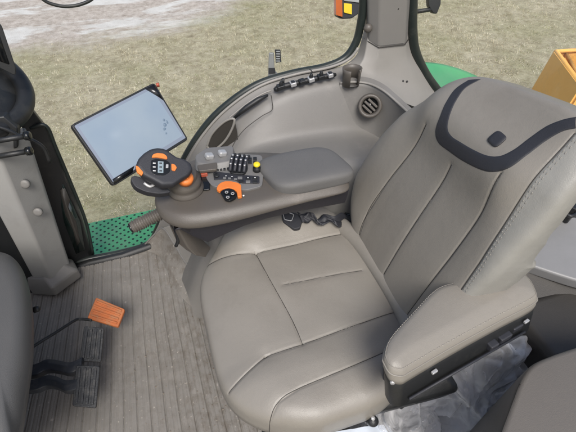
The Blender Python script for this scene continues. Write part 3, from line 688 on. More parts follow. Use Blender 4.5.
# ================================================================== MONITOR
mon = thing('monitor', 'tilted tablet style display with a pale blue screen in a thin black frame', 'monitor', (-.1, 1.3, .7))
TL, TR_, BR, BL = Vector((-.274, 1.257, .93)), Vector((-.009, 1.421, .929)), Vector((.06, 1.323, .762)), Vector((-.203, 1.154, .74))
mn = (TR_-TL).cross(BL-TL).normalized()
if mn.dot(O-TL) < 0: mn = -mn
mc = (TL+TR_+BL+BR)/4; mU = ((TR_-TL)+(BR-BL))/2; mV = ((BL-TL)+(BR-TR_))/2
mn = mU.cross(mV).normalized(); mn = mn if mn.dot(O-mc) > 0 else -mn
def muv(u, v, o=0): return mc+mU*(u-.5)+mV*(v-.5)+mn*o
body = MB().slab(rnd([muv(0, 0), muv(1, 0), muv(1, 1), muv(0, 1)], .012), mn, .022).put('frame', 'black', mon, bevel=.003)
MB().slab(rnd([muv(.022, .03, .0015), muv(.978, .03, .0015), muv(.978, .955, .0015), muv(.022, .955, .0015)], .004), mn, .003).put('border', 'screen_edge', mon)
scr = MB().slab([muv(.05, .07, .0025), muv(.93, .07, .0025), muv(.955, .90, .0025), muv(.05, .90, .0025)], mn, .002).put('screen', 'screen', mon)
MB().slab([muv(.86, .022, .0032), muv(.978, .022, .0032), muv(.978, .30, .0032), muv(.95, .22, .0032)], mn, .001).put('corner_reflection', 'gloss', scr)
MB().slab([muv(.03, .905, .0032), muv(.30, .905, .0032), muv(.24, .975, .0032), muv(.02, .975, .0032)], mn, .001).put('lower_black_edge', 'gloss', scr)  # black frame edge at the lower left corner
sm = MB()
for (u, v, a, b) in ((.84, .62, .022, .03), (.81, .67, .02, .022), (.86, .55, .014, .022), (.80, .74, .012, .015), (.88, .60, .012, .03)):
    sm.slab([muv(u+a*math.cos(t), v+b*math.sin(t), .0032) for t in [k*math.pi/5 for k in range(10)]], mn, .0004)
sm.put('dark_reflection', 'dark_reflection', scr)
MB().tube([muv(.45, .6, -.02), muv(.5, .8, -.06), Vector((.0, 1.18, .74)), Vector((.04, 1.10, .76))], .014, 12).put('mounting_arm', 'black', mon)
p = muv(1.0, .03); MB().box((-.004, -.004, -.006), (.006, .004, .006), None).put('x', 'red', mon).name = 'indicator'
bpy.data.objects['indicator'].data.transform(Matrix.Translation(p+Vector((.006, .0, -.004))))

# ================================================================== ARMREST CONSOLE
con = thing('control_console', 'taupe control armrest beside the seat with grey elbow pad, joystick and orange switches', 'armrest console', (.2, 1.0, .5))
# main body: rings along X (cross sections), near side slopes down
def csec(x, yn, yf, zt, zb, bulge=.012):
    return [Vector((x, yn+.012, zb)), Vector((x, yn-bulge, zb+.018)), Vector((x, yn-bulge*.6, zt-.02)), Vector((x, yn+.012, zt-.004)), Vector((x, yn+.03, zt)),
            Vector((x, (yn+yf)/2, zt+.002)), Vector((x, yf-.03, zt)), Vector((x, yf-.008, zt-.008)), Vector((x, yf, zt-.04)), Vector((x, yf-.01, zb))]
secs = [csec(-.085, .985, 1.03, .780, .757, .0), csec(-.075, .945, 1.06, .792, .748, .006), csec(-.05, .915, 1.09, .798, .742, .01), csec(-.01, .892, 1.13, .80, .740), csec(.05, .882, 1.17, .80, .740), csec(.14, .880, 1.17, .80, .742),
        csec(.24, .882, 1.15, .80, .748), csec(.34, .884, 1.11, .80, .752), csec(.44, .882, 1.07, .80, .755), csec(.50, .885, 1.04, .795, .757)]
MB().loft(secs).put('body', 'trim_taupe', con, sub=2)
# dark skirt under it
def ssec(x, y, zt, zb): return [Vector((x, y, zt)), Vector((x, y-.008, (zt+zb)/2)), Vector((x, y+.012, zb)), Vector((x, y+.14, zb)), Vector((x, y+.14, zt))]
sk = []
for x, y in ((174, 226), (192, 236), (208, 242.5), (226, 234), (244, 226), (266, 219), (290, 213), (318, 208), (345, 203)):
    b = ay(x, y, .925); sk.append([Vector((b.x, .925 if x > 180 else .945, .775)), Vector((b.x, .908, .745)), Vector((b.x, .918, b.z+.02)), b, b+Vector((0, .012, -.004)), b+Vector((0, .13, 0)), Vector((b.x, 1.055, .775))])
MB().loft(sk).put('skirt', 'skirt', con, bevel=.004)
# taupe foot under the nose
MB().loft([[ay(x, y, Y) for (x, y), Y in zip(r_, (1.00, .97, .99, 1.04))] for r_ in ([(168, 224), (176, 226), (186, 228), (186, 220)], [(176, 242), (188, 248), (200, 252), (204, 240)], [(186, 250), (196, 256), (206, 258), (212, 248)])]).put('bracket', 'trim_taupe', con, bevel=.006)
MB().tube(cr([ay(x, y, .99) for x, y in [(171, 222), (176, 232), (178, 240), (176, 246)]], 16), .006, 8).put('cable', 'black', con)
# elbow pad
pn = Vector((.06, -.16, .98)).normalized()
padp = Pillow((Vector((.372, .975, .798)), Vector((0, 1, 0)).cross(Vector((0, 0, 1))), Vector((0, 1, 0)), Vector((0, 0, 1))), 0, .084, lambda y: .128+0*y, lambda y: 0*y+.0-.25*y, .034, p=4.2, q=4.5, bulge=lambda x, y: .008*np.cos(x*8)-.004)
padp.mesh('elbow_pad', 'pad', con, N=70, base=-.012, inset=.008)

KN = Vector((0, -.05, 1)).normalized(); KP = Vector((.1, 1.0, .806))
def kp_(px, off=0): return ppl(px, KP+KN*off, KN)
def plate_(name, m, px, off, t, par, rr_=.004, bev=.0015):
    return MB().slab(rnd(kp_(px, off), rr_), KN, t).put(name, m, par, bevel=bev)
def dot(name, m, x, y, r_, off, par, h=.003, z0=0):
    c = apl(x, y, KP+KN*off, KN); return MB().lathe(c-KN*.002, KN, [(r_, 0), (r_, h+.001), (r_*.8, h+.002)], 20).put(name, m, par)
deck = plate_('switch_deck', 'grey_unit', [(207, 160), (232, 153), (262, 155), (264, 170), (262, 186), (246, 190), (212, 186), (206, 178)], .004, .012, con, .012)
unit = MB().loft([[v+Vector((0, 0, dz)) for v in rnd(kp_(p_, .0), .012)] for p_, dz in (([(194, 164), (206, 156), (236, 154), (234, 170), (212, 174), (196, 172)], .0), ([(196, 161), (208, 153), (234, 151), (233, 166), (212, 170), (198, 168)], .022))]).put('lever_unit', 'grey_unit', con, bevel=.004)
for (x, y) in ((209, 157.5), (222, 154.5)):
    c = apl(x, y, KP+KN*.024, KN); MB().box((-.013, -.011, -.004), (.013, .011, .014), Matrix.Rotation(R(18), 3, 'Y') @ Matrix.Rotation(R(12), 3, 'Z'), c).put('thumb_lever', 'silver', unit, bevel=.006, seg=4)
b_ = kp_([(197, 165), (217, 162), (217, 169), (199, 171)], .026); MB().slab(rnd(b_, .004), KN, .01).put('armrest_cap', 'trim_taupe', unit, bevel=.002)
# ribbed finger levers
for k in range(4):
    x = 232+k*4.6; a = apl(x+3, 154.5+k*.6, KP+KN*.022, KN); b = apl(x-2, 171+k*.5, KP+KN*.016, KN); mid = (a+b)/2+Vector((0, 0, .016))
    path = cr([a, a.lerp(mid, .6)+Vector((0, 0, .003)), mid, mid.lerp(b, .5)+Vector((0, 0, .003)), b], 14)
    o = MB().tube(path, .0052, 10).put('finger_lever', 'vinyl_dark', deck)
    for t in (4, 8, 11):
        q = path[t]; MB().lathe(q+Vector((0, 0, .0035)), (0, 0, 1), [(.0036, 0), (.003, .003)], 10).put('cap', 'silver', o)
plate_('lever_base', 'black', [(229, 158), (246, 155), (248, 168), (244, 174), (230, 173)], .012, .012, deck, .01)
# yellow stop knob on a black stem
c = apl(257, 170, KP+KN*.006, KN); sb = MB().lathe(c, KN, [(.013, 0), (.012, .010), (.007, .013), (.007, .018)], 20).put('knob_stem', 'black', deck)
MB().lathe(c+KN*.017, KN, [(.008, 0), (.0105, .003), (.010, .008), (.006, .011)], 20).put('yellow_knob', 'yellow', sb)
# button strip
st = plate_('button_strip', 'vinyl_dark', [(213, 172.5), (218, 171.5), (240, 174.5), (259.5, 176), (259.5, 183), (243, 183), (234, 179.5), (221, 179), (214, 179.5)], .0075, .004, deck, .004)
dot('round_button', 'black', 216.6, 175.6, .008, .009, st)
for (x, y) in ((240, 177.6), (248, 178), (255, 178), (248, 181.5), (255, 181.5), (241, 181)):
    plate_('button', 'grey_unit' if (x+y) % 2 > 1 else 'black', [(x-2.3, y-1.2), (x+2.3, y-1.2), (x+2.3, y+1.2), (x-2.3, y+1.2)], .0095, .003, st, .001, .0006)
for (x, y) in ((226, 175.8), (232, 176.6), (248, 177.7), (255, 177.7)):
    plate_('symbol', 'white', [(x-.8, y-.35), (x+.8, y-.35), (x+.8, y+.2), (x-.8, y+.2)], .0102, .0005, st, .0002, 0)
for k in range(5): plate_('button', 'black', [(213+k*3.4, 167.3-.2*k), (215.4+k*3.4, 167.1-.2*k), (215.5+k*3.4, 170-.2*k), (213.1+k*3.4, 170.2-.2*k)], .0085, .005, deck, .001, .0008)
for x, y in ((224.5, 177.8), (229.5, 178.2), (235.5, 178.8)): plate_('button', 'grey_unit', [(x-1.6, y-.9), (x+1.6, y-.8), (x+1.6, y+.8), (x-1.6, y+.7)], .0095, .003, st, .001, .0006)
for x, y in ((250, 158.5), (255, 158), (250, 162), (255, 161.6)): plate_('button', 'black', [(x-1.8, y-1.2), (x+1.8, y-1.2), (x+1.8, y+1.2), (x-1.8, y+1.2)], .0085, .005, deck, .001, .0008)
# orange arc with the black thumb keypad
arc = plate_('orange_bezel', 'orange', [(216.4, 189), (217.6, 185.4), (220.5, 182.6), (225, 181), (231, 181), (238, 182.6), (241, 184.6), (241.8, 196), (237.6, 196.6), (236.8, 191.5), (233, 188.6), (228, 187.6), (223, 188.8), (219, 191)], .010, .010, con, .003)
key = plate_('keypad', 'gloss', [(220, 191.5), (224, 189), (229, 188), (234, 189.4), (236.8, 193), (236, 197), (230, 200.5), (225, 199.5)], .009, .008, con, .006)
for (x, y) in ((226.6, 192.2), (232.6, 193.6), (227.8, 197.2)):
    o = dot('keypad_button', 'black', x, y, .0072, .011, key); c = apl(x, y, KP+KN*.0142, KN)
    MB().tube([c+Vector((.0042*math.cos(t), .0042*math.sin(t), 0)) for t in [k*math.pi/6 for k in range(12)]], .0006, 5, closed=True).put('ring_mark', 'white', o)
dot('white_dot', 'white', 243.5, 195.5, .0028, .002, con, .001)
plate_('red_switch', 'red', [(200, 171), (206.5, 170.2), (207.5, 173.6), (201, 174.6)], .014, .012, con, .002)
plate_('switch_well', 'gloss', [(200, 175), (209, 173.5), (210, 189), (203, 190)], .003, .005, con, .004)
plate_('orange_tab', 'orange', [(184.5, 191.6), (192, 190.6), (192.6, 193.6), (185.6, 194.8)], .001, .003, con, .002)
for k in range(5): plate_('letter_mark', 'white', [(176.5+k*1.5, 195.0-.1*k), (177.4+k*1.5, 194.9-.1*k), (177.5+k*1.5, 196.3-.1*k), (176.6+k*1.5, 196.4-.1*k)], .001, .0015, con, .0002, 0)
# rotary base of the joystick
rb0 = apl(186, 188, KP, KN)
MB().lathe(rb0, (0, -.05, 1), [(.052, -.01), (.052, .004), (.047, .010), (.045, .016), (.047, .020), (.046, .032), (.040, .040), (.038, .044), (.039, .048), (.036, .058), (.026, .062)], 44).put('joystick_boot', 'trim_taupe', con)
# joystick head : plate facing the driver
jc = apl(163, 168, rb0+Vector((-.02, -.02, .12)), Vector((0, 0, 1))); jn = Vector((.22, -.50, .84)).normalized()
def jp(px, off=0): return ppl(px, jc+jn*off, jn)
jo = [(135, 167), (138, 159), (143.5, 153.5), (150, 149.5), (157, 148.2), (164, 149.2), (170, 153), (177, 158), (185, 160), (191, 164), (193, 170), (189, 176), (182, 180), (173, 186), (162, 186.5), (152, 181), (142, 176)]
base_ = rnd(jp(jo), .004, 2); cj = sum(base_, Vector())/len(base_)
rings = [[cj+(p-cj)*s_+jn*o_ for p in base_] for s_, o_ in ((.62, -.046), (.84, -.040), (.96, -.024), (1.0, -.008), (.985, .001), (.955, .0055), (.90, .0075), (.80, .0075))]
joy = MB().loft(rings).put('joystick', 'vinyl_dark', con)
def jplate(name, m, px, off, t=.004, r_=.003, bev=.001): return MB().slab(rnd(jp(px, off), r_), jn, t).put(name, m, joy, bevel=bev)
jplate('orange_button', 'orange', [(151.5, 157.5), (153, 154.2), (157, 152.8), (163.5, 153.4), (167, 156), (167.6, 159.2), (164, 158.4), (157, 157.2)], .012, .008, .004)
jplate('orange_button', 'orange', [(135.6, 165.4), (138, 166), (143.4, 172.2), (142, 175.4), (137, 172)], .009, .008, .003)
jplate('orange_button', 'orange', [(171.4, 163.4), (175, 164.4), (177, 167.4), (175, 171), (171.6, 170)], .011, .008, .003)
jplate('face', 'gloss', [(151, 160), (156, 158.8), (166, 159.8), (170.4, 163), (170, 172), (164, 175.6), (154, 175), (150.4, 170)], .0085, .003, .006)
jplate('lcd', 'lcd', [(158, 161), (163.6, 161.4), (163.4, 173), (157.8, 172.6)], .0105, .002, .001)
for k in range(3):
    y = 162.5+k*3.8
    jplate('button', 'white', [(153, y), (155.8, y+.1), (155.7, y+1.1), (152.9, y+1)], .0098, .001, .0005, 0)
    jplate('lcd_digit', 'vinyl_dark', [(159.4, y), (162, y+.1), (161.9, y+1.3), (159.3, y+1.2)], .0112, .0004, .0004, 0)
jplate('button', 'silver', [(166, 164), (168.6, 164.2), (168.4, 168), (165.8, 167.8)], .0105, .003, .002)
# neck to the boot and the orange thumb wheel
MB().tube(cr([jc+Vector((.045, .0, -.03)), rb0+Vector((-.012, .01, .075)), rb0+Vector((0, 0, .05))], 12), [.020+.0006*k for k in range(13)], 16).put('neck', 'vinyl_dark', joy)
tw = apl(185.5, 178.5, rb0+Vector((0, 0, .068)), Vector((0, 0, 1)))
MB().lathe(tw, (0.1, -.25, 1), [(.020, -.012), (.022, .0), (.021, .006), (.014, .009)], 30).put('orange_wheel', 'orange', joy)
MB().box((-.003, -.016, 0), (.003, .016, .006), Matrix.Rotation(R(20), 3, 'Z'), tw+Vector((0, 0, .008))).put('wheel_ridge', 'orange', joy, bevel=.0015)
# black hook under the head
hk = [(130, 178), (134, 175), (144, 178), (154, 184), (166, 187), (172, 192), (160, 194), (146, 192), (135, 187)]
MB().slab(rnd(ppl(hk, jc+Vector((0, 0, -.05)), jn), .01), jn, .03).put('hand_rest', 'vinyl_dark', joy, bevel=.006)
MB().tube(cr([apl(x, y, jc+Vector((0, 0, -.045)), jn) for x, y in [(144, 183), (150, 186.5), (156, 184), (160, 187)]], 12), .004, 8).put('hand_rest_edge', 'silver', joy)

# ribbed lever in front of the console
lv = thing('ribbed_lever', 'brown ribbed rubber hand grip sticking out in front of the console over the green plate', 'lever', (-.08, 1.05, .55))
A, B = ay(131, 228, 1.05), ay(170, 209, 1.07); ax_ = (B-A); Ln = ax_.length; prof = [(.012, 0), (.019, .004)]
nr = 15
for k in range(nr):
    h0 = .008+(Ln-.02)*k/nr; d = (Ln-.02)/nr
    prof += [(.0175, h0), (.0215, h0+d*.3), (.0215, h0+d*.6), (.0175, h0+d*.9)]
prof += [(.0215, Ln-.006), (.022, Ln)]
MB().lathe(A, ax_, prof, 28).put('grip', 'trim_taupe', lv)
MB().lathe(A-ax_.normalized()*.004, ax_, [(.010, 0), (.0165, .002), (.0175, .008)], 20).put('end_cap', 'gloss', lv)
MB().tube([B, B+ax_.normalized()*.06+Vector((0, 0, -.02)), Vector((.02, 1.12, .40))], [.018, .016, .016], 14).put('shaft', 'black', lv)

# ================================================================== THE SEAT
seat = thing('driver_seat', 'taupe leather driver seat with grooved cushion and a dark band round the headrest', 'seat', (.25, .7, 0))
# cushion; panel x = world Y, panel y = world X
CX0 = .72
cush_seams = [
    ([(.215, .19), (.212, .35), (.215, .56)], .007, .0045), ([(.255, .02), (.235, .10), (.215, .19)], .006, .0045),
    ([(-.150, .12), (-.148, .22), (-.138, .38), (-.125, .56)], .007, .0045), ([(-.20, .0), (-.175, .06), (-.150, .12)], .006, .0045),
    ([(.215, .19), (.08, .205), (-.06, .225), (-.148, .23)], .005, .0035),
    ([(.060, .235), (.050, .36), (.04, .50)], .005, .0035)]
low_ = [az(x, y, .485) for x, y in ((268, 424), (278, 407), (299, 394), (345, 375), (388, 356))]
cush_seams.append(([(p.y-.72, p.x) for p in low_], .005, .004))
def cW(y): return .290+.105*ss(-.03, .22, y)-.05*ss(.33, .58, y)
def cC(y): return .0+.035*ss(0, .2, y)
def cB(x, y):
    side_ = ss(.20, .30, x)*.040*ss(.02, .2, y)*(1-ss(.45, .6, y))+ss(.13, .22, -x)*.012
    front = -.022*(1-ss(-.02, .14, y)); return side_+front+.006*np.cos((x-.07)*9)+.0035*np.sin(x*31+y*14)*np.sin(y*23)*.4
cf = (Vector((0, CX0, .425)), Vector((0, 1, 0)), Vector((1, 0, 0)), Vector((0, 0, 1)))
cush = Pillow(cf, .275, .30, cW, cC, .10, p=4.2, q=5, bulge=cB, seams=cush_seams)
cush.mesh('cushion', 'leather', seat, N=230, base=-.05, inset=.05)
cu = bpy.data.objects['cushion']
def seam_line(pil, poly, par, off=.0009, r_=.0011):
    MB().tube([pil.at(p.x, p.y, off) for p in cr([(x, y, 0) for x, y in poly], 60)], r_, 5).put('seam', 'trim_dark', par)
for sp_ in cush_seams: seam_line(cush, sp_[0], cu)
# rolled bolster between cushion and backrest
MB().tube(cr([Vector((.515, 1.0, .50)), Vector((.545, .88, .515)), Vector((.56, .72, .52)), Vector((.56, .56, .515)), Vector((.53, .45, .50))], 30), [.02]+[.034]*29+[.02], 18).put('rear_roll', 'leather', seat)

# backrest: panel x = Y - .71, y = distance up the reclined plane
tt = R(18); BO = Vector((.597, .71, .456)); bu = Vector((math.sin(tt), 0, math.cos(tt))); bn = Vector((-math.cos(tt), 0, math.sin(tt)))
def zv(z): return (z-.48)/.951
def skew(b, y): return -.20*(b+.05)*ss(.40, .62, y)
def bW(y): z = .48+.951*y; return .245+.055*ss(.50, .70, z)-.02*ss(.80, .97, z)-.035*ss(.93, 1.12, z)
def bB(x, y):
    z = .48+.951*y
    bol = (ss(.13, .27, np.abs(x)))*.014*(1-ss(.88, 1.05, z))
    return bol+.006*np.exp(-((z-.68)/.14)**2)*(1-ss(.1, .25, np.abs(x)))+.026*np.exp(-((z-1.02)/.075)**2)*(1-ss(.14, .24, np.abs(x)))-.02*ss(1.04, 1.16, z)-.004
def byz(L): return [(Y-.71, zv(z)) for Y, z in L]
bseams = [(byz([(.705, .50), (.705, .62), (.708, .80), (.705, .955)]), .006, .0038), (byz([(.556, .50), (.553, .62), (.552, .78), (.556, .92), (.565, 1.03)]), .006, .0038),
          (byz([(.875, .50), (.895, .62), (.885, .76), (.86, .90), (.845, .985)]), .006, .0038), (byz([(.47, .55), (.468, .68), (.478, .84), (.497, .98), (.512, 1.10), (.52, 1.16)]), .004, .0035)]
bf = (BO, Vector((0, 1, 0)), bu, bn)
def bC(y): z = .48+.951*y; return .042*ss(.48, .62, z)*(1-ss(.66, 1.0, z))-.022*ss(.95, 1.1, z)
back = Pillow(bf, .354, .376, bW, bC, .085, p=4.4, q=7, bulge=bB, seams=bseams, skew=skew)
bo = back.mesh('backrest', 'leather', seat, N=250, base=-.07, inset=.05)
bo.data.materials.append(M['leather_lit'])  # near side faces get the paler daylit colour
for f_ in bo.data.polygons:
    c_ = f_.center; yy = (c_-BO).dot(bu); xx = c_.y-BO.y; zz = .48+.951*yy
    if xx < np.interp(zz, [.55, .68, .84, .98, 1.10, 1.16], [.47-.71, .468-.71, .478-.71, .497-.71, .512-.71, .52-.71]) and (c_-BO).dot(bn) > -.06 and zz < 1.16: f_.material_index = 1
def on_back(x, y):
    h = .085
    for _ in range(12):
        P = apl(x, y, BO+bn*h, bn)-BO; a, b = P.y, P.dot(bu)
        h = .5*h+.5*float(back.h(np.float64(a), np.float64(b)))
    return (a, b)
U_out = [on_back(x, y) for x, y in [(468, 80), (455, 89), (446, 102), (440, 116), (435, 132), (438, 143), (449, 152), (462, 161), (480, 170), (494, 172.5), (510, 168), (528, 155), (545, 142), (562, 132), (578, 128), (600, 124)]]
U_in = [on_back(x, y) for x, y in [(482, 79), (466, 88), (457, 100), (451, 113), (448, 128), (452, 136), (461, 142), (473, 149), (487, 155), (500, 155.5), (514, 149), (530, 137), (546, 126), (562, 119.5), (580, 116), (600, 112)]]
back.strip('headrest_band', 'vinyl_dark', bo, U_out, U_in, 160, 14, .0026)
sm = MB()
back.stitch(sm, [(x-.007, y) for x, y in bseams[3][0]]); sm.put('stitching', 'thread', bo); sm = MB(); back.stitch(sm, [(x-.013, y) for x, y in bseams[3][0]])
for k in (0, 1, 2, 3): seam_line(back, bseams[k][0], bo)
sm.put('stitching', 'thread', bo)
# dark rounded emblem
ec = on_back(497, 139); em = []
for k in range(40):
    t = 2*math.pi*k/40; r_ = .0175/((abs(math.cos(t))**4+abs(math.sin(t))**4)**.25); em.append((ec[0]+r_*math.cos(t)*1.0, ec[1]+r_*.85*math.sin(t)))
g = [[back.at(ec[0]+(x-ec[0])*s_, ec[1]+(y-ec[1])*s_, o_) for x, y in em] for s_, o_ in ((1.0, -.001), (1.0, .002), (.93, .0035), (.5, .0035), (.02, .0035))]
MB().grid(g, closed=True, flip=True).put('emblem', 'vinyl_dark', bo)
# hard shell behind the backrest
MB().loft([[BO+Vector((0, x, 0))+bu*y+bn*o_ for x, y in [(-.16, 0), (.2, 0), (.25, .2), (.22, .40), (.13, .60), (-.13, .60), (-.19, .40), (-.17, .2)]] for o_ in (-.12, -.06)]).put('back_shell', 'black', seat, bevel=.02)

# seat base below the cushion
MB().loft([[Vector((x, y, z)) for x, y in r_] for r_, z in (([(.10, .42), (.62, .38), (.62, 1.02), (.10, 1.0)], .30), ([(.06, .40), (.66, .36), (.66, 1.04), (.06, 1.02)], .375), ([(.08, .42), (.62, .40), (.62, 1.0), (.08, 1.0)], .40))]).put('seat_pan', 'black', seat, bevel=.012)
MB().box((.16, .50, 0), (.60, .92, .30)).put('suspension_base', 'black', seat, bevel=.02)
lev = cr([az(x, y, .33) for x, y in [(300, 436), (318, 424), (345, 408), (380, 390), (410, 380), (440, 362), (480, 345)]], 30)
MB().loft([[p+Vector((0, -.012, -.02)), p+Vector((0, -.016, .012)), p+Vector((0, .03, .022)), p+Vector((0, .03, -.02))] for p in lev]).put('side_rail', 'black', seat, bevel=.004)
for (x, y, r_) in ((372, 418, .013), (386, 372, .007), (408, 388, .012)):
    p = az(x, y, .40); o = MB().lathe(p-Vector((0, 0, .02)), (0, -.4, .9), [(r_*1.2, 0), (r_*1.2, .02), (r_, .028)], 20).put('adjuster_knob', 'black', seat)
    MB().lathe(p+Vector((0, -.003, .006)), (0, -.4, .9), [(r_*.5, 0), (r_*.45, .004)], 16).put('screw', 'silver', o)
MB().tube(cr([az(x, y, .36) for x, y in [(392, 396), (410, 392), (424, 384), (430, 394), (415, 402)]], 20), .006, 8).put('cable', 'black', seat)
MB().box((-.05, -.02, -.03), (.05, .02, .03), Matrix.Rotation(R(15), 3, 'Z'), az(410, 392, .34)).put('seat_switch_box', 'black', seat, bevel=.006)

# left armrest
an = Vector((.10, -.10, .98)).normalized(); AP = az(455, 320, .75)
a_px = [(383, 354), (386, 341), (395, 328), (412, 310), (428, 293), (438, 285), (450, 281), (463, 279), (484, 273), (504, 266), (518, 267), (530, 276), (537, 289), (535, 297), (500, 315), (450, 342), (412, 364), (402, 369), (390, 366)]
ring = cr(ppl(a_px+[a_px[0]], AP, an), 90)[:-1]; ca = sum(ring, Vector())/len(ring)
def inset(ring, d, up_):
    out = []; n = len(ring)
    for i, p in enumerate(ring):
        t = (ring[(i+2) % n]-ring[i-2]).normalized(); s_ = an.cross(t); s_ = s_ if s_.dot(ca-p) > 0 else -s_
        out.append(p+s_*d+an*up_+Vector((-.10, .42, 0))*min(0, up_))
    for _ in range(int(abs(d)*600)): out = [out[i-1]*.25+out[i]*.5+out[(i+1) % n]*.25 for i in range(n)]
    return out
sp0 = [ring[0].lerp(ring[0], 0)]
rings = [inset(ring, .012, -.055), inset(ring, .003, -.05), inset(ring, .0, -.035), inset(ring, .0, -.018), inset(ring, .003, -.007), inset(ring, .009, -.001), inset(ring, .017, .002)]
# top surface closes on the centre line
cl_ = []
m_ = len(ring)
for s_ in (.3, .6, .85, .97):
    row = []
    for i, p in enumerate(rings[-1]):
        ctr = apl(398, 350, AP, an).lerp(apl(520, 283, AP, an), min(.93, max(.08, (p-apl(398, 350, AP, an)).dot((apl(520, 283, AP, an)-apl(398, 350, AP, an)))/(apl(520, 283, AP, an)-apl(398, 350, AP, an)).length_squared)))
        row.append(p.lerp(ctr, s_)+an*.008*math.sin(s_*math.pi/2))
    cl_.append(row)
arm = MB().loft(rings+cl_).put('armrest', 'leather', seat)
# piping seam round the near edge and its stitches
sr = inset(ring, -.0005, -.020)
MB().tube(sr, .0022, 6, closed=True).put('piping', 'leather', arm)
stb = MB()
s2 = inset(ring, .0045, -.0045)
for i in range(0, len(s2)):
    a, b = s2[i], s2[(i+1) % len(s2)]
    for t in (0, .5): stb.tube([a.lerp(b, t), a.lerp(b, t+.32)], .0009, 5)
stb.put('stitching', 'thread', arm)
# black carrier under the pad
low = [inset(ring, .006, -.036), inset(ring, .002, -.054), inset(ring, .002, -.060), inset(ring, .004, -.120), inset(ring, .012, -.130)]
MB().loft(low[::-1]).put('armrest_carrier', 'black', seat, bevel=0)
f0 = ppl([(383, 356), (402, 371), (404, 388), (392, 388), (383, 380)], AP-an*.045+Vector((-.004, -.012, 0)), Vector((-.5, -.8, .3)))
MB().slab(rnd(f0, .006), (-.5, -.8, .3), .02).put('end_plate', 'vinyl_dark', seat, bevel=.004)
for (x, y) in ((435, 350), (529, 301)):
    q = apl(x, y, AP, an)-an*.058+Vector((.005, -.030, 0)); MB().box((-.008, -.004, -.004), (.008, .004, .004), Matrix.Rotation(R(12), 3, 'Z'), q).put('clip', 'silver', seat, bevel=.002)
q = apl(388, 373, AP-an*.05, an); MB().lathe(q+Vector((0, -.02, 0)), (-.4, -.9, .3), [(.006, 0), (.005, .006)], 12).put('stud', 'silver', seat)
for (x, y, s_) in ((508, 322, .02), (520, 312, .018), (496, 330, .014)):
    q = apl(x, y-14, AP, an)-an*.088+Vector((.008, -.040, 0)); MB().box((-s_, -.010, -.012), (s_, .010, .012), Matrix.Rotation(R(10), 3, 'Z'), q).put('hinge_block', 'vinyl_dark', seat, bevel=.004)

q0, q1 = [apl(x, y, AP, an)-an*.095+Vector((.0095, -.0435, 0)) for x, y in ((410, 366), (530, 301))]
MB().tube([q0, q1], .0035, 8).put('carrier_ridge', 'vinyl_dark', seat)
# seat belt buckle lying on the cushion
def cz(x, y, off): # point on cushion surface below pixel
    P = az(x, y, .54)
    for _ in range(6):
        q = cush.at(P.y-CX0, P.x, off); P = az(x, y, q.z)
    return P
belt = thing('seat_belt', 'black seat belt buckle and crumpled strap lying where the cushion meets the backrest', 'seat belt', cz(300, 220, 0))
bk = [(281.5, 213), (285, 209.5), (297, 213.5), (303, 217.5), (300, 228), (294, 229), (283, 221.5)]
Pb = cz(291, 220, .012)
bko = MB().slab(rnd(ppl(bk, Pb, Vector((-.1, -.25, .95))), .006), (-.1, -.25, .95), .018).put('buckle', 'vinyl_dark', belt, bevel=.003)
MB().tube(rnd(ppl([(283, 214), (286, 211.5), (294, 214.5), (291.5, 221), (284.5, 219.5)], Pb+Vector((0, 0, .003)), Vector((-.1, -.25, .95))), .004), .0014, 6, closed=True).put('metal_slot', 'silver', bko)
for ctrl, w, ph in (([(299, 219), (306, 223), (313, 220), (320, 225), (329, 222), (338, 226), (349, 222)], .015, 0), ([(301, 223), (309, 219), (317, 225), (326, 220), (335, 224), (343, 219), (353, 226)], .014, 2.0)):
    c = cr([cz(x, y, .008) for x, y in ctrl], 70); rws = []
    for i, p in enumerate(c):
        tw_ = .5+.55*math.sin(i*.11+ph)+.25*noise.noise(Vector((i*.13, ph, 0))); s_ = Vector((-.25, math.cos(tw_), math.sin(tw_))).normalized()*w
        ctr = p+Vector((0, 0, .012+abs(s_.z)*.6+.006*noise.noise(Vector((i*.2, ph, 3))))); rws.append([ctr+s_*t_+Vector((0, 0, .0035*math.sin(t_*3+i*.25))) for t_ in (-1, -.6, -.2, .2, .6, 1)])
    MB().grid(rws).put('strap', 'vinyl_dark', belt, solid=.002)
q = cz(346, 216, .02); MB().box((-.012, -.006, -.012), (.012, .006, .014), Matrix.Rotation(R(30), 3, 'Y'), q).put('anchor_bracket', 'gloss', belt, bevel=.003)

# ================================================================== PLASTIC BAGS
def bag(name, label, c, sx, sy, sz, seed, sub=6, rz=0):
    import bmesh
    bm = bmesh.new(); bmesh.ops.create_icosphere(bm, subdivisions=sub, radius=1)
    rot = Matrix.Rotation(rz, 3, 'Z')
    for v in bm.verts:
        p = v.co.copy(); q = p*1.3+Vector((seed, 0, 0)); q += noise.noise_vector(p*1.3+Vector((0, seed, 0)))*.9
        w = 0
        for f_, a_ in ((.8, .30), (1.6, .12), (3.2, .03)):
            w += a_*(max(0, 1-abs(noise.noise(q*f_))*2.0)**1.5-.45)
        for f_, a_ in ((1.6, .10), (3.4, .035)):
            dd = noise.voronoi(q*f_)[0]; w += a_*(min(dd[1]-dd[0], .45)*2.2-.5)
        p = p*(1+w); p.z = max(p.z, -.75); v.co = rot @ Vector((p.x*sx, p.y*sy, p.z*sz))+Vector(c)
    me = bpy.data.meshes.new(name); bm.to_mesh(me); bm.free()
    me.polygons.foreach_set('use_smooth', [True]*len(me.polygons))
    me.materials.append(M['film']); o = bpy.data.objects.new(name, me); COL.objects.link(o); tag(o, label, 'plastic bag'); return o
bag('plastic_bag', 'large clear plastic bag crumpled under the near armrest', (.80, .47, .20), .22, .15, .24, 3.1, rz=.2)
bag('plastic_bag', 'smaller crumpled clear plastic wrap in the shade below the seat edge', (.50, .40, .12), .16, .12, .13, 9.4, rz=.5)
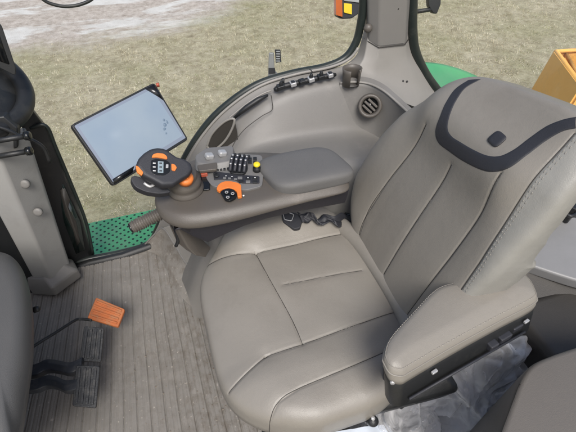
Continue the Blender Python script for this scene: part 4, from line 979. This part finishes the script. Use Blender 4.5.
def film():
    rows_ = []
    a, b = az(322, 434, .22), az(384, 424, .22)
    for j in range(20):
        r_ = []
        for i in range(40):
            p = a.lerp(b, i/39)+Vector((.0, -.012*j, -.002*j)); p.z += .012*noise.noise(p*30)+.01*noise.noise(p*9); r_.append(p)
        rows_.append(r_)
    m = mat('white_film', (.62, .68, .76), .3)
    tag(MB().grid(rows_).put('plastic_sheet', m), 'strip of bluish white plastic film lying at the bottom edge by the seat rail', 'plastic film')
film()

# ================================================================== OUTSIDE THINGS
wl = thing('marker_light', 'marker lamp with an orange lens and yellow reflector outside the top of the window', 'marker light', ay(348, 10, 1.95))
wn_ = Vector((-.1, -1, .35)).normalized(); wp = ay(348, 8, 1.95)
MB().slab(rnd(ppl([(337, -14), (362, -14), (361, 12), (352, 18.5), (343, 19), (337, 16)], wp, wn_), .008), wn_, .05).put('housing', 'vinyl_dark', wl, bevel=.005)
MB().slab(rnd(ppl([(335.5, -10), (342, -10), (342.6, 17), (336, 15)], wp+wn_*.012, wn_), .004), wn_, .03).put('orange_lens', 'amber', wl, bevel=.003)
MB().slab(rnd(ppl([(344, 3), (352, 4), (352, 14.6), (344, 12.6)], wp+wn_*.006, wn_), .004), wn_, .01).put('yellow_reflector', 'lens_yellow', wl, bevel=.002)
MB().slab(rnd(ppl([(344, -10), (360, -10), (360, 3), (353, 2), (344, 1)], wp+wn_*.006, wn_), .004), wn_, .01).put('lamp_glass', 'silver', wl, bevel=.002)
mb_ = thing('mirror_bracket', 'small black bracket outside the top of the rear quarter window', 'bracket', ay(430, 4, 1.9))
MB().tube([ay(414, 12, 1.9), ay(428, 10, 1.9), ay(436, 8, 1.9)], .010, 10).put('arm', 'black', mb_)
MB().slab(rnd(ppl([(428, -12), (441, -12), (441, 4), (437, 14), (433, 13), (429, 6)], ay(434, 2, 1.9), wn_), .006), wn_, .03).put('clamp', 'black', mb_, bevel=.004)
hp = thing('curved_rail', 'thin black curved rail outside at the top left of the picture', 'rail', ay(66, 0, 2.2))
MB().tube(cr([ay(x, y, 2.2) for x, y in [(30, -22), (36, -8), (46, 1.5), (58, 5.6), (68, 6.4), (80, 4.6), (92, -1), (100, -12)]], 40), .0075, 8).put('rail', 'black', hp)
# latch bracket outside the glass
lt = thing('glass_latch', 'pale metal window latch with black and white labels outside the curved seal', 'latch', ay(272, 65, 1.64))
ln = Vector((-.2, -1, .25)).normalized(); lp = ay(272, 64, 1.64)
MB().slab(rnd(ppl([(269, 53), (274, 53), (274.5, 70), (278, 74), (276, 77), (268, 77), (268.5, 66)], lp, ln), .004), ln, .012).put('plate', 'silver', lt, bevel=.003)
lb = MB().slab(rnd(ppl([(275, 50), (280.5, 50), (281.5, 62), (276, 63)], lp+ln*.003, ln), .002), ln, .012).put('label_block', 'vinyl_dark', lt, bevel=.001)
for k in range(5): MB().slab(ppl([(276, 51+k*2.4), (280, 51+k*2.4), (280.2, 52.1+k*2.4), (276.2, 52.1+k*2.4)], lp+ln*.0045, ln), ln, .001).put('label_mark', 'white', lb)
MB().slab(rnd(ppl([(268.5, 68), (275, 68), (275.6, 73.5), (268.6, 74)], lp+ln*.002, ln), .002), ln, .006).put('striker', 'vinyl_dark', lt, bevel=.001)
MB().tube(cr([ay(x, y, 1.62) for x, y in [(266, 80), (272, 77), (279, 75), (284, 76)]], 10), .006, 8).put('pin', 'silver', lt)

# yellow hopper standing in the field
hop = thing('yellow_implement', 'orange yellow sheet metal hopper with open top standing in the field', 'farm implement', (4.4, 3.2, GZ))
zt = -.45; a = az(541, 95, -1.0); b = az(557, 53, zt); 
P1 = az(556, 52, zt); P2 = az(600, 49, zt); P3 = az(640, 100, zt); P4 = az(583, 88, zt)
D = Vector((-.18, -.02, -.85))
def wall(p, q, m, t=.03, par=hop, name='side'):
    n_ = (q-p).cross(D).normalized(); MB().slab([p, q, q+D*.95, p+D], n_, t).put(name, m, par, bevel=.004)
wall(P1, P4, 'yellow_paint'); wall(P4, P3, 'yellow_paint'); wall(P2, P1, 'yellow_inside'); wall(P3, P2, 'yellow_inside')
MB().tube([P1, P4, P3, P2], .028, 8, closed=True).put('rim', 'yellow_paint', hop)
m1, m2 = P1.lerp(P2, .25), P4.lerp(P3, .1)
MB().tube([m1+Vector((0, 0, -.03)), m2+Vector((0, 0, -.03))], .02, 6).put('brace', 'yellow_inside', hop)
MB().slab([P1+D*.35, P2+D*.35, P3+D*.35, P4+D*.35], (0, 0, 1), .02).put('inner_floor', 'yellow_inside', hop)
MB().box((P4.x-.1, P4.y-.1, GZ), (P4.x, P4.y, GZ+.4)).put('leg', 'yellow_paint', hop); MB().box((P1.x-.2, P1.y-.1, GZ), (P1.x-.1, P1.y, GZ+.4)).put('leg', 'yellow_paint', hop)

# ================================================================== CAB ROOF
ROOF = False
if ROOF:
    MB().box((-1.1, .05, 2.02), (1.8, 1.65, 2.10)).put('roof', 'trim', cab, bevel=.03)

# ================================================================== LIGHT AND CAMERA
SE, SA = R(52), R(188)
w = bpy.data.worlds.new('World'); scn.world = w; w.use_nodes = True; nt = w.node_tree
bg = nt.nodes['Background']; sky = nt.nodes.new('ShaderNodeTexSky'); sky.sky_type = 'NISHITA'; sky.sun_disc = False
sky.sun_elevation = SE; sky.sun_rotation = SA; sky.air_density = 1.0; sky.dust_density = 4.0; sky.ozone_density = 1.0
nt.links.new(sky.outputs[0], bg.inputs['Color']); bg.inputs['Strength'].default_value = .15
sd = bpy.data.lights.new('sun', 'SUN'); sd.energy = 2.9; sd.angle = R(24); sd.color = (1, .99, .965)
so = bpy.data.objects.new('sun', sd); COL.objects.link(so)
dirv = Vector((math.sin(SA)*math.cos(SE), math.cos(SA)*math.cos(SE), math.sin(SE)))
so.rotation_euler = dirv.to_track_quat('Z', 'Y').to_euler()

cd = bpy.data.cameras.new('camera'); co = bpy.data.objects.new('camera', cd); COL.objects.link(co)
cd.sensor_width = 36; cd.lens = 36*CF/576; cd.clip_start = .02; cd.clip_end = 600
co.matrix_world = Matrix(((RT.x, UP.x, -FW.x, O.x), (RT.y, UP.y, -FW.y, O.y), (RT.z, UP.z, -FW.z, O.z), (0, 0, 0, 1)))
scn.camera = co
scn.render.resolution_x = 1024; scn.render.resolution_y = 768
scn.view_settings.view_transform = 'Standard'; scn.view_settings.look = 'None'; scn.view_settings.exposure = 0; scn.view_settings.gamma = 1
